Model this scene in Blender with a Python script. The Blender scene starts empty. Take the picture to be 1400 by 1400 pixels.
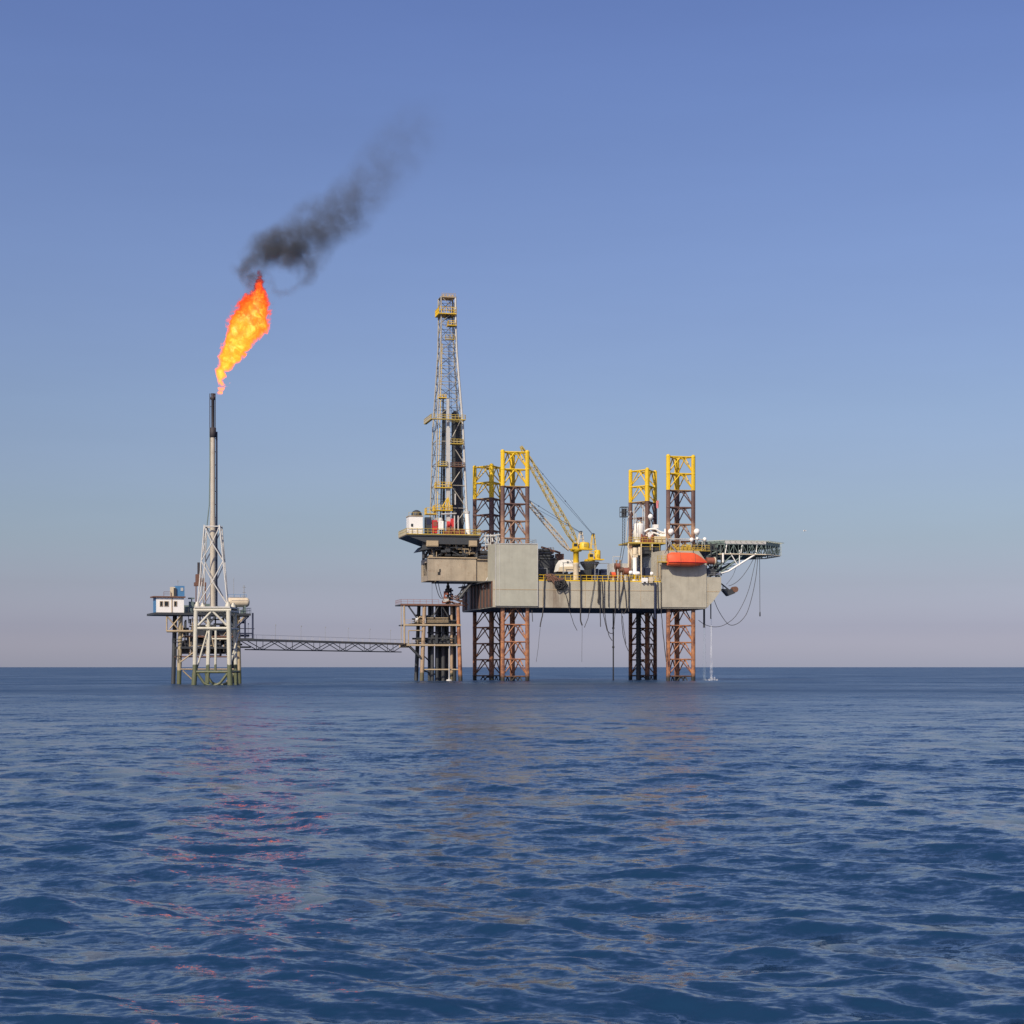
import bpy, bmesh, math, random
import numpy as np
from mathutils import Vector, Matrix, noise as mnoise
R = math.radians
random.seed(7)
scene = bpy.context.scene
COL = scene.collection
FPX, CAMH, HORIZON = 2400.0, 3.8, 912.0      # focal length in photo pixels, eye height, horizon row

# ------------------------------------------------------------------ frames
class Frame:
    """A real place on the sea: origin, heading; (a, d, h) = along, deep, high in metres."""
    def __init__(s, x, y, deg):
        s.x, s.y, s.t = x, y, R(deg); s.c, s.s = math.cos(s.t), math.sin(s.t)
    def A(s, px, d):
        k = (px - 700) / FPX
        return (k*s.y + k*d*s.c - s.x + d*s.s) / (s.c - k*s.s)
    def Y(s, a, d): return s.y + a*s.s + d*s.c
    def Q(s, px, py, d):
        a = s.A(px, d)
        return Vector((a, d, CAMH + (HORIZON - py) * s.Y(a, d) / FPX))
    def H(s, py, px, d): return s.Q(px, py, d).z
    def world(s, p): return Vector((s.x + p[0]*s.c - p[1]*s.s, s.y + p[0]*s.s + p[1]*s.c, p[2]))
RIG = Frame(0.8, 480, 13)
FLR = Frame((290-700)/FPX*365, 365, 0)
PRD = Frame((285-700)/FPX*398, 398, 20)
WLD = Frame(0, 0, 0)

# ------------------------------------------------------------------ mesh builder
class MB:
    def __init__(s): s.v, s.f, s.sm = [], [], []
    def add(s, vs, fs, smooth=False):
        n = len(s.v); s.v += [Vector(v) for v in vs]
        s.f += [[i+n for i in f] for f in fs]; s.sm += [smooth]*len(fs); return s
    def box(s, x0, x1, y0, y1, z0, z1):
        if x0 > x1: x0, x1 = x1, x0
        if y0 > y1: y0, y1 = y1, y0
        if z0 > z1: z0, z1 = z1, z0
        return s.add([(x0,y0,z0),(x1,y0,z0),(x1,y1,z0),(x0,y1,z0),(x0,y0,z1),(x1,y0,z1),(x1,y1,z1),(x0,y1,z1)],
              [(0,3,2,1),(4,5,6,7),(0,1,5,4),(1,2,6,5),(2,3,7,6),(3,0,4,7)])
    def prism(s, pts, y0, y1):
        """polygon in (x, z), counter-clockwise seen from -y, extruded from y0 to y1"""
        n = len(pts)
        vs = [(p[0], y0, p[1]) for p in pts] + [(p[0], y1, p[1]) for p in pts]
        return s.add(vs, [list(range(n)), list(range(2*n-1, n-1, -1))] + [(i, i+n, (i+1)%n+n, (i+1)%n) for i in range(n)])
    def prismz(s, pts, z0, z1):
        n = len(pts)
        vs = [(p[0], p[1], z0) for p in pts] + [(p[0], p[1], z1) for p in pts]
        return s.add(vs, [list(range(n-1,-1,-1)), list(range(n, 2*n))] + [(i, (i+1)%n, (i+1)%n+n, i+n) for i in range(n)])
    def tube(s, p0, p1, r, n=6, r1=None, caps=True):
        p0, p1 = Vector(p0), Vector(p1); d = p1 - p0
        if d.length < 1e-6: return s
        d.normalize(); r1 = r if r1 is None else r1
        u = d.cross(Vector((0,0,1)) if abs(d.z) < .9 else Vector((1,0,0))).normalized(); w = d.cross(u)
        vs = []
        for q, rr in ((p0, r), (p1, r1)):
            for i in range(n):
                t = 2*math.pi*i/n + math.pi/4
                vs.append(q + (u*math.cos(t) + w*math.sin(t))*rr)
        s.add(vs, [(i, (i+1)%n, (i+1)%n+n, i+n) for i in range(n)], n > 5)
        if caps: s.add(vs, [list(range(n-1,-1,-1)), list(range(n, 2*n))])
        return s
    def line(s, pts, r, n=6):
        for p, q in zip(pts, pts[1:]): s.tube(p, q, r, n)
        return s
    def hose(s, pts, r, n=6):
        pts = [Vector(p) for p in pts]; m = len(pts); vs = []
        for i, p in enumerate(pts):
            d = (pts[min(i+1,m-1)] - pts[max(i-1,0)]).normalized()
            u = d.cross(Vector((0,1,0)) if abs(d.y) < .9 else Vector((1,0,0))).normalized(); w = d.cross(u)
            vs += [p + (u*math.cos(2*math.pi*k/n) + w*math.sin(2*math.pi*k/n))*r for k in range(n)]
        fs = [(i*n+k, i*n+(k+1)%n, (i+1)*n+(k+1)%n, (i+1)*n+k) for i in range(m-1) for k in range(n)]
        s.add(vs, fs, True)
        return s.add(vs, [list(range(n-1,-1,-1)), list(range((m-1)*n, m*n))])
    def sphere(s, c, r, nu=14, nv=9, sz=1.0, zmin=-1.0):
        c = Vector(c); vs = []; fs = []
        for j in range(nv+1):
            t = -math.pi/2 + math.pi*j/nv; z = max(math.sin(t), zmin)
            for i in range(nu):
                a = 2*math.pi*i/nu
                vs.append(c + Vector((math.cos(t)*math.cos(a)*r, math.cos(t)*math.sin(a)*r, z*r*sz)))
        for j in range(nv):
            for i in range(nu): fs.append((j*nu+i, j*nu+(i+1)%nu, (j+1)*nu+(i+1)%nu, (j+1)*nu+i))
        return s.add(vs, fs, True)
    def lathe(s, c, prof, n=16, axis=(0,0,1)):
        """profile of (radius, along) turned about an axis through c"""
        ax = Vector(axis).normalized(); c = Vector(c)
        u = ax.cross(Vector((0,1,0)) if abs(ax.y) < .9 else Vector((1,0,0))).normalized(); w = ax.cross(u)
        vs = []
        for r, t in prof:
            vs += [c + ax*t + (u*math.cos(2*math.pi*k/n) + w*math.sin(2*math.pi*k/n))*r for k in range(n)]
        m = len(prof)
        s.add(vs, [(i*n+k, i*n+(k+1)%n, (i+1)*n+(k+1)%n, (i+1)*n+k) for i in range(m-1) for k in range(n)], True)
        return s.add(vs, [list(range(n-1,-1,-1)), list(range((m-1)*n, m*n))])
    def rail(s, pts, h=1.1, r=.05, step=1.8, mid=True):
        for p, q in zip(pts, pts[1:]):
            p, q = Vector(p), Vector(q); k = max(1, round((q-p).length/step)); up = Vector((0,0,h))
            for i in range(k+1):
                b = p.lerp(q, i/k); s.tube(b, b+up, r, 4)
            s.tube(p+up, q+up, r, 4)
            if mid: s.tube(p+up*.52, q+up*.52, r*.8, 4)
        return s

BASE = {}
def mesh_from(mb, name, mat, off, bevel=0):
    me = bpy.data.meshes.new(name)
    me.from_pydata([v - off for v in mb.v], [], mb.f)
    me.polygons.foreach_set('use_smooth', mb.sm)
    bm = bmesh.new(); bm.from_mesh(me)
    bmesh.ops.recalc_face_normals(bm, faces=bm.faces)
    bm.to_mesh(me); bm.free()
    me.materials.append(mat); me.update()
    return me
def tag(o, label, cat, group=None, kind=None):
    if label: o['label'] = label
    if cat: o['category'] = cat
    if group: o['group'] = group
    if kind: o['kind'] = kind
    return o
def thing(name, label, cat, base, fr=RIG, group=None):
    o = bpy.data.objects.new(name, None); o.empty_display_size = .5; COL.objects.link(o)
    o.location = fr.world(base); o.rotation_euler = (0, 0, fr.t)
    BASE[o.name] = Vector(base); return tag(o, label, cat, group)
def part(mb, name, mat, parent, label=None):
    b = BASE[parent.name]
    o = bpy.data.objects.new(name, mesh_from(mb, name, mat, b)); COL.objects.link(o)
    o.parent = parent; BASE[o.name] = b
    if label: o['label'] = label
    return o
def solo(mb, name, mat, label, cat, fr=RIG, group=None, kind=None, base=None):
    if base is None:
        xs = [v.x for v in mb.v]; ys = [v.y for v in mb.v]
        base = Vector(((min(xs)+max(xs))/2, (min(ys)+max(ys))/2, min(v.z for v in mb.v)))
    o = bpy.data.objects.new(name, mesh_from(mb, name, mat, base)); COL.objects.link(o)
    o.location = fr.world(base); o.rotation_euler = (0, 0, fr.t); BASE[o.name] = Vector(base)
    return tag(o, label, cat, group, kind)

# ------------------------------------------------------------------ materials
class NT:
    def __init__(s, nt): s.nt = nt
    def n(s, t, **kw):
        o = s.nt.nodes.new(t)
        for k, v in kw.items():
            if k[0] == 'i' and k[1:].isdigit(): o.inputs[int(k[1:])].default_value = v
            elif hasattr(o, k): setattr(o, k, v)
            else: o.inputs[k].default_value = v
        return o
    def l(s, a, b): s.nt.links.new(a, b)
    def math(s, op, a, b=None, c=None, clamp=False):
        m = s.nt.nodes.new('ShaderNodeMath'); m.operation = op; m.use_clamp = clamp
        for i, q in enumerate((a, b, c)):
            if q is None: continue
            if isinstance(q, (int, float)): m.inputs[i].default_value = q
            else: s.l(q, m.inputs[i])
        return m.outputs[0]
    def mix(s, f, a, b, mode='MIX'):
        m = s.nt.nodes.new('ShaderNodeMix'); m.data_type = 'RGBA'; m.blend_type = mode
        for i, q in ((0, f), (6, a), (7, b)):
            if isinstance(q, (int, float)): m.inputs[i].default_value = q
            elif isinstance(q, tuple): m.inputs[i].default_value = (*q, 1)[:4]
            else: s.l(q, m.inputs[i])
        return m.outputs[2]
    def ramp(s, f, stops, interp='LINEAR'):
        m = s.nt.nodes.new('ShaderNodeValToRGB'); m.color_ramp.interpolation = interp
        e = m.color_ramp.elements
        while len(e) < len(stops): e.new(.5)
        for q, (p, c) in zip(e, stops):
            q.position = p; q.color = (c, c, c, 1) if isinstance(c, (int, float)) else (*c, 1)
        s.l(f, m.inputs[0]); return m.outputs[0]
def new_mat(name):
    m = bpy.data.materials.new(name); m.use_nodes = True; m.node_tree.nodes.clear()
    t = NT(m.node_tree); out = t.n('ShaderNodeOutputMaterial'); return m, t, out
def noise(t, vec, scale, detail=4, rough=.6, stretch=None):
    if stretch:
        mp = t.n('ShaderNodeMapping'); mp.inputs['Scale'].default_value = stretch; t.l(vec, mp.inputs[0]); vec = mp.outputs[0]
    n = t.n('ShaderNodeTexNoise', Scale=scale, Detail=detail, Roughness=rough); t.l(vec, n.inputs[0]); return n.outputs[0]
def paint(name, rgb, rough=.55, rust=.35, rustcol=(.16,.07,.035), dirt=.35, metal=0.0, extra=None, streak=.45):
    """weathered paint: broad tone changes, runs down the sides, rust patches"""
    m, t, out = new_mat(name)
    tc = t.n('ShaderNodeTexCoord'); v = tc.outputs['Object']
    b = t.n('ShaderNodeBsdfPrincipled', Roughness=rough, Metallic=metal)
    c = t.mix(t.ramp(noise(t, v, .35, 5), [(.35, 0.0), (.7, 1.0)]), tuple(x*(1-dirt*.26) for x in rgb), tuple(min(1, x*1.06) for x in rgb))
    if extra: c = extra(t, v, c)
    st = t.ramp(noise(t, v, 1.0, 4, .65, (1.3, 1.3, .09)), [(.52, 0.0), (.78, 1.0)])
    c = t.mix(t.math('MULTIPLY', st, streak*dirt*1.5), c, tuple(x*.35+y*.35 for x, y in zip(rgb, rustcol)))
    ru = t.ramp(noise(t, v, .9, 8, .68), [(.60-.12*rust, 0.0), (.72, 1.0)])
    c = t.mix(t.math('MULTIPLY', ru, rust), c, rustcol)
    t.l(c, b.inputs['Base Color'])
    r = t.math('MULTIPLY_ADD', ru, .25, rough); t.l(r, b.inputs['Roughness'])
    bp = t.n('ShaderNodeBump', Strength=.25, Distance=.05); t.l(noise(t, v, 3, 5), bp.inputs['Height']); t.l(bp.outputs[0], b.inputs['Normal'])
    t.l(b.outputs[0], out.inputs[0]); return m
def zswitch(z, lo=None, hi=None, soft=.6):
    """above height z the paint is 'hi', below it 'lo' (a painted colour change, wavering a little)"""
    def f(t, v, c):
        s = t.n('ShaderNodeSeparateXYZ'); t.l(v, s.inputs[0])
        zz = t.math('ADD', s.outputs[2], t.math('MULTIPLY', t.math('SUBTRACT', noise(t, v, .8), .5), soft*2))
        k = t.math('MULTIPLY', t.math('SUBTRACT', zz, z-.1), 5, clamp=True)
        return t.mix(k, lo if lo else c, hi if hi else c)
    return f
def legmat():
    def ex(t, v, c):
        s = t.n('ShaderNodeSeparateXYZ'); t.l(v, s.inputs[0]); z = s.outputs[2]
        n1 = noise(t, v, .25, 5)
        low = t.mix(t.ramp(noise(t, v, .6, 6, .7), [(.38, 0.0), (.62, 1.0)]), (.46,.20,.085), (.15,.06,.04))
        mid = t.mix(t.ramp(n1, [(.4, 0.0), (.6, 1.0)]), (.17,.085,.06), (.42,.26,.16))
        up = t.mix(t.ramp(n1, [(.4, 0.0), (.6, 1.0)]), (.10,.055,.05), (.15,.085,.065))
        c1 = t.mix(t.math('MULTIPLY', t.math('SUBTRACT', z, 17.0), .2, clamp=True), low, mid)
        c1 = t.mix(t.math('MULTIPLY', t.math('SUBTRACT', z, 43.0), .4, clamp=True), c1, up)
        c1 = t.mix(t.math('MULTIPLY', t.math('SUBTRACT', z, 53.2), 6, clamp=True), c1, (.72,.47,.012))
        wl = t.math('MULTIPLY', t.math('SUBTRACT', t.math('ADD', 1.6, n1), z), .8, clamp=True)
        return t.mix(wl, c1, (.03,.028,.022))
    return paint('rig leg steel', (.3,.2,.15), .6, .4, (.13,.06,.03), .55, extra=ex)
def hullmat():
    a0 = RIG.A(761, -1.5)
    def ex(t, v, c):
        s = t.n('ShaderNodeSeparateXYZ'); t.l(v, s.inputs[0])
        dx = t.math('MULTIPLY', t.math('SUBTRACT', s.outputs[0], a0), .42)
        g = t.math('POWER', 2.718, t.math('MULTIPLY', t.math('MULTIPLY', dx, dx), -1.0))
        g = t.math('MULTIPLY', g, t.ramp(noise(t, v, 1.0, 5, .7, (1.6, 1, .12)), [(.35, .25), (.65, 1.0)]))
        return t.mix(t.math('MULTIPLY', g, .8), c, (.13,.075,.045))
    return paint('hull paint', (.43,.40,.315), .6, .2, (.17,.10,.06), .5, extra=ex, streak=.6)
M = dict(
  hull=hullmat(), leg=legmat(),
  box=paint('jackhouse paint', (.405,.40,.325), .6, .12, (.2,.13,.08), .34),
  cant=paint('cantilever paint', (.41,.345,.25), .6, .5, (.17,.09,.05), .75),
  under=paint('dark underside', (.075,.08,.09), .7, .3, (.06,.035,.025), .4),
  dark=paint('dark steel', (.045,.05,.055), .55, .4, (.07,.04,.028), .4),
  black=paint('black rubber', (.018,.018,.02), .6, .1, (.04,.03,.03), .3),
  hose=paint('weathered hose', (.045,.042,.042), .6, .2, (.05,.035,.03), .3),
  grey=paint('grey paint', (.27,.28,.28), .5, .25, (.16,.09,.06), .4),
  lgrey=paint('light grey paint', (.50,.49,.46), .5, .2, (.2,.12,.07), .35),
  white=paint('white paint', (.84,.82,.77), .45, .06, (.3,.18,.1), .12),
  cream=paint('cream paint', (.66,.56,.40), .5, .2, (.3,.17,.09), .35),
  tan=paint('tan paint', (.42,.33,.21), .55, .35, (.16,.08,.045), .45),
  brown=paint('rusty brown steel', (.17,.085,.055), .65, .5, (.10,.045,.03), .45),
  rust=paint('rust red steel', (.27,.09,.055), .6, .4, (.13,.05,.03), .4),
  yellow=paint('yellow paint', (.74,.48,.02), .5, .28, (.22,.12,.04), .55),
  olive=paint('dull yellow paint', (.50,.36,.06), .5, .3, (.14,.09,.04), .45),
  red=paint('red paint', (.56,.035,.035), .45, .12, (.2,.03,.02), .3),
  orange=paint('lifeboat orange', (.80,.115,.038), .42, .1, (.40,.07,.03), .5),
  blue=paint('blue paint', (.07,.21,.40), .5, .15, (.12,.08,.06), .3),
  navy=paint('navy paint', (.02,.028,.065), .5, .15, (.06,.04,.03), .3),
  teal=paint('grey green paint', (.14,.19,.175), .55, .3, (.1,.06,.04), .4),
  derr=paint('derrick galvanised steel', (.37,.345,.29), .45, .2, (.22,.13,.08), .3),
  flarew=paint('flare tower paint', (.53,.51,.42), .5, .32, (.30,.19,.10), .4, extra=zswitch(4.3, lo=(.10,.115,.06))),
  stack=paint('flare stack steel', (.47,.42,.34), .5, .35, (.22,.13,.08), .45),
  soot=paint('sooty steel', (.035,.03,.035), .7, .3, (.06,.03,.02), .3),
  jack=paint('platform leg steel', (.40,.33,.20), .6, .45, (.18,.085,.04), .5, extra=zswitch(3.0, lo=(.10,.11,.05))),
  wleg=paint('well jacket steel', (.38,.27,.17), .6, .55, (.16,.07,.04), .5, extra=zswitch(2.2, lo=(.11,.10,.055))),
  glass=paint('dark window', (.02,.025,.03), .12, 0, dirt=.1),
  flag=paint('faded flag cloth', (.60,.20,.22), .8, 0, dirt=.2),
  net=paint('net rope', (.50,.50,.32), .7, .1, dirt=.3),
)
# ------------------------------------------------------------------ tuning
SKY_K = 2.6
SKY_TINT = [(p, tuple(x/SKY_K for x in c)) for p, c in [
    (0.0, (2.16,2.02,2.75)), (.0217, (1.25,1.21,1.80)), (.0466, (1.0,.95,1.29)), (.0715, (.943,.925,1.116)), (.088, (.956,.935,1.101)),
    (.1126, (.989,.946,1.118)), (.1451, (1.021,.979,1.149)), (.189, (1.043,.993,1.207)), (.2452, (1.069,1.028,1.294)), (.3026, (1.03,1.01,1.33)), (.3552, (1.0,.99,1.37)), (.7, (1.0,1.0,1.4))]]
SEA_A, SEA_B = (.006, .029, .072), (.012, .042, .094)
FLAME_SIGMA, FLAME_E, SMOKE_D = 2.2, 3.2, .37
SEA_RIPPLES = [(.05, .16, (.9,1.2,1)), (.16, .34, (.6,1.2,1)), (.8, .55, (.7,1.2,1)), (3.0, .75, (.8,1.2,1)), (9.0, .45, (.8,1.2,1))]
SEA_ROUGH = (.10, .32)
# ------------------------------------------------------------------ camera, sun, sky
cam = bpy.data.cameras.new('camera'); camo = bpy.data.objects.new('camera', cam); COL.objects.link(camo)
camo.location = (0, 0, CAMH); camo.rotation_euler = (R(90), 0, 0)
cam.sensor_width = 36; cam.lens = FPX/1400*36; cam.shift_y = (HORIZON-700)/1400
cam.clip_start = .5; cam.clip_end = 90000
scene.camera = camo
AZ, EL = R(-153), R(38)                       # sun: behind the camera's left shoulder
sd = Vector((math.sin(AZ)*math.cos(EL), math.cos(AZ)*math.cos(EL), math.sin(EL)))
sun = bpy.data.lights.new('sun', 'SUN'); sun.energy = 4.6; sun.angle = R(.53); sun.color = (1, .88, .70)
suno = bpy.data.objects.new('sun', sun); COL.objects.link(suno); suno.location = (-60, -60, 120)
suno.rotation_euler = sd.to_track_quat('Z', 'Y').to_euler()
w = bpy.data.worlds.new('World'); scene.world = w; w.use_nodes = True; w.node_tree.nodes.clear()
t = NT(w.node_tree); wo = t.n('ShaderNodeOutputWorld'); bg = t.n('ShaderNodeBackground', Strength=.085*SKY_K)
sky = t.n('ShaderNodeTexSky'); sky.sky_type = 'NISHITA'; sky.sun_disc = False
sky.sun_elevation = EL; sky.sun_rotation = AZ % (2*math.pi); sky.air_density = 1.0; sky.dust_density = 1.6; sky.ozone_density = 2.0; sky.altitude = 0
# the low band of evening haze in the air: warmer and duller towards the horizon
tc = t.n('ShaderNodeTexCoord'); sx = t.n('ShaderNodeSeparateXYZ'); t.l(tc.outputs['Generated'], sx.inputs[0])
tint = t.ramp(sx.outputs[2], SKY_TINT)
hz = noise(t, tc.outputs['Generated'], 2.2, 5, .6, (1, 1, 6))                    # faint uneven haze
tint = t.mix(1.0, tint, t.ramp(hz, [(.3, .965), (.7, 1.03)]), 'MULTIPLY')
t.l(t.mix(1.0, sky.outputs[0], tint, 'MULTIPLY'), bg.inputs[0]); t.l(bg.outputs[0], wo.inputs[0])
scene.view_settings.view_transform = 'Standard'; scene.view_settings.look = 'None'
scene.view_settings.exposure = 0; scene.view_settings.gamma = 1
scene.render.engine = 'CYCLES'
scene.cycles.volume_max_steps = 512; scene.cycles.max_bounces = 8; scene.cycles.volume_bounces = 1
scene.cycles.transparent_max_bounces = 12; scene.cycles.use_denoising = True
scene.cycles.sample_clamp_indirect = 6

# ------------------------------------------------------------------ the sea: one sheet out to the horizon
def build_sea():
    rng = np.random.default_rng(11)
    ang = np.concatenate([np.linspace(-180, -32, 40, endpoint=False), np.linspace(-32, 32, 400, endpoint=False), np.linspace(32, 180, 40, endpoint=False)])
    ang = np.radians(ang)
    r = [3.0]
    while r[-1] < 700: r.append(r[-1]*1.0036)
    while r[-1] < 42000: r.append(r[-1]*1.08)
    r = np.array(r); na, nr = len(ang), len(r)
    X = np.outer(r, np.sin(ang)); Y = np.outer(r, np.cos(ang)); Z = np.zeros_like(X); DX = np.zeros_like(X); DY = np.zeros_like(X)
    cell = r[:, None]*.0036
    N = 130
    lam = np.concatenate([np.exp(rng.uniform(np.log(.3), np.log(5.5), 100)), np.exp(rng.uniform(np.log(9), np.log(34), 30))])
    th = R(205) + rng.normal(0, R(34), N)                 # wind waves running towards the lower left
    for i in range(N):
        k = 2*np.pi/lam[i]; L = lam[i]
        slope = (.043*(1.0 if L < 1.7 else (1.7/L)**.8)*(1 if L > 1 else L**.2)) if i < 100 else .0062
        amp = slope/k*rng.uniform(.6, 1.3)
        fade = np.clip((L/4 - cell)/(L/8), 0, 1)
        ph = rng.uniform(0, 6.283); cx, cy = np.sin(th[i]), np.cos(th[i])
        w_ = k*(X*cx + Y*cy) + ph
        # gusts: each train swells and sinks along its crests
        g = .65 + .35*np.sin(X*cy*.9/L**.8 - Y*cx*.9/L**.8 + ph*3 + .35*np.sin(Y/L*.6 + ph))
        Z += amp*fade*g*np.cos(w_); DX -= amp*fade*g*cx*np.sin(w_); DY -= amp*fade*g*cy*np.sin(w_)
    X = X + DX*.9; Y = Y + DY*.9
    me = bpy.data.meshes.new('sea')
    v = np.stack([X, Y, Z], -1).reshape(-1, 3)
    i, j = np.meshgrid(np.arange(nr-1), np.arange(na), indexing='ij'); j2 = (j+1) % na
    q = np.stack([i*na+j, i*na+j2, (i+1)*na+j2, (i+1)*na+j], -1).reshape(-1, 4)
    q = q[:, ::-1]
    cap = len(v); v = np.vstack([v, [[0, 0, 0]]])
    me.vertices.add(len(v)); me.vertices.foreach_set('co', v.ravel())
    nq = len(q); jj = np.arange(na); tri = np.stack([np.full(na, cap), (jj+1) % na, jj], -1)
    me.loops.add(nq*4 + na*3); me.loops.foreach_set('vertex_index', np.concatenate([q.ravel(), tri.ravel()]))
    me.polygons.add(nq+na)
    me.polygons.foreach_set('loop_start', np.concatenate([np.arange(nq)*4, nq*4+np.arange(na)*3]))
    me.update(calc_edges=True); me.validate()
    me.polygons.foreach_set('use_smooth', np.ones(len(me.polygons), bool))
    m, t, out = new_mat('sea water')
    tc = t.n('ShaderNodeTexCoord'); vv = tc.outputs['Object']
    b = t.n('ShaderNodeBsdfPrincipled', Roughness=.06, IOR=1.30)
    big = noise(t, vv, .012, 4, .6, (1, .45, 1))
    t.l(t.mix(big, SEA_A, SEA_B), b.inputs['Base Color'])
    # facets too small for the mesh: the surface normal leans with three sizes of ripple
    ln = t.n('ShaderNodeVectorMath'); ln.operation = 'LENGTH'; t.l(vv, ln.inputs[0])
    far = t.math('MULTIPLY', t.math('SUBTRACT', ln.outputs['Value'], 50.0), 1/230.0, clamp=True)   # ripples too far off to resolve become gloss
    gust = t.ramp(noise(t, vv, .02, 5, .65, (.8, 1.0, 1)), [(.36, .8), (.64, 1.2)])      # wind-ruffled patches
    t.l(t.math('MULTIPLY', gust, t.math('MULTIPLY_ADD', far, SEA_ROUGH[1]-SEA_ROUGH[0], SEA_ROUGH[0])), b.inputs['Roughness'])
    geo = t.n('ShaderNodeNewGeometry'); acc = geo.outputs['Normal']
    for sc_, lean, stretch in SEA_RIPPLES:
        mp = t.n('ShaderNodeMapping'); mp.inputs['Scale'].default_value = stretch; t.l(vv, mp.inputs[0])
        n = t.n('ShaderNodeTexNoise', Scale=sc_, Detail=3, Roughness=.6); t.l(mp.outputs[0], n.inputs[0])
        s = t.n('ShaderNodeVectorMath'); s.operation = 'SUBTRACT'; t.l(n.outputs[1], s.inputs[0]); s.inputs[1].default_value = (.5, .5, .5)
        q_ = t.n('ShaderNodeVectorMath'); q_.operation = 'MULTIPLY_ADD'; t.l(s.outputs[0], q_.inputs[0]); q_.inputs[1].default_value = (lean*.7, lean, 0); t.l(acc, q_.inputs[2])
        acc = q_.outputs[0]
    nn = t.n('ShaderNodeVectorMath'); nn.operation = 'NORMALIZE'; t.l(acc, nn.inputs[0]); t.l(nn.outputs[0], b.inputs['Normal'])
    t.l(b.outputs[0], out.inputs[0])
    me.materials.append(m)
    o = bpy.data.objects.new('sea', me); COL.objects.link(o); o['kind'] = 'structure'
    return o
sea = build_sea()

# ------------------------------------------------------------------ flame and smoke (volumes in lumpy skins)
def blob_field(t, pos, blobs, base):
    acc = None
    for (c, r, wgt) in blobs:
        d = t.n('ShaderNodeVectorMath'); d.operation = 'DISTANCE'; t.l(pos, d.inputs[0]); d.inputs[1].default_value = Vector(c) - base
        k = t.math('MULTIPLY_ADD', d.outputs['Value'], -1.0/r, 1.0, clamp=True)
        acc = t.math('MULTIPLY', k, wgt) if acc is None else t.math('MULTIPLY_ADD', k, wgt, acc)
    return acc
def warp(t, v, scale, amp, detail=3):
    n = t.n('ShaderNodeTexNoise', Scale=scale, Detail=detail, Roughness=.6); t.l(v, n.inputs[0])
    s = t.n('ShaderNodeVectorMath'); s.operation = 'SUBTRACT'; t.l(n.outputs[1], s.inputs[0]); s.inputs[1].default_value = (.5, .5, .5)
    a = t.n('ShaderNodeVectorMath'); a.operation = 'MULTIPLY_ADD'; t.l(s.outputs[0], a.inputs[0]); a.inputs[1].default_value = (amp,)*3; t.l(v, a.inputs[2])
    return a.outputs[0]
def skin(name, blobs, base, grow, voxel):
    mb = MB()
    for c, r, _ in blobs: mb.sphere(c, r*grow, 16, 10)
    me = mesh_from(mb, name, bpy.data.materials[0], base); me.materials.clear()
    o = bpy.data.objects.new(name, me); COL.objects.link(o)
    md = o.modifiers.new('remesh', 'REMESH'); md.mode = 'VOXEL'; md.voxel_size = voxel
    dg = bpy.context.evaluated_depsgraph_get(); me2 = bpy.data.meshes.new_from_object(o.evaluated_get(dg))
    o.modifiers.clear(); o.data = me2; o.data.materials.clear()
    return o
def fpt(px, py, dy=0): return FLR.Q(px, py, 4.75+dy)
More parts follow.
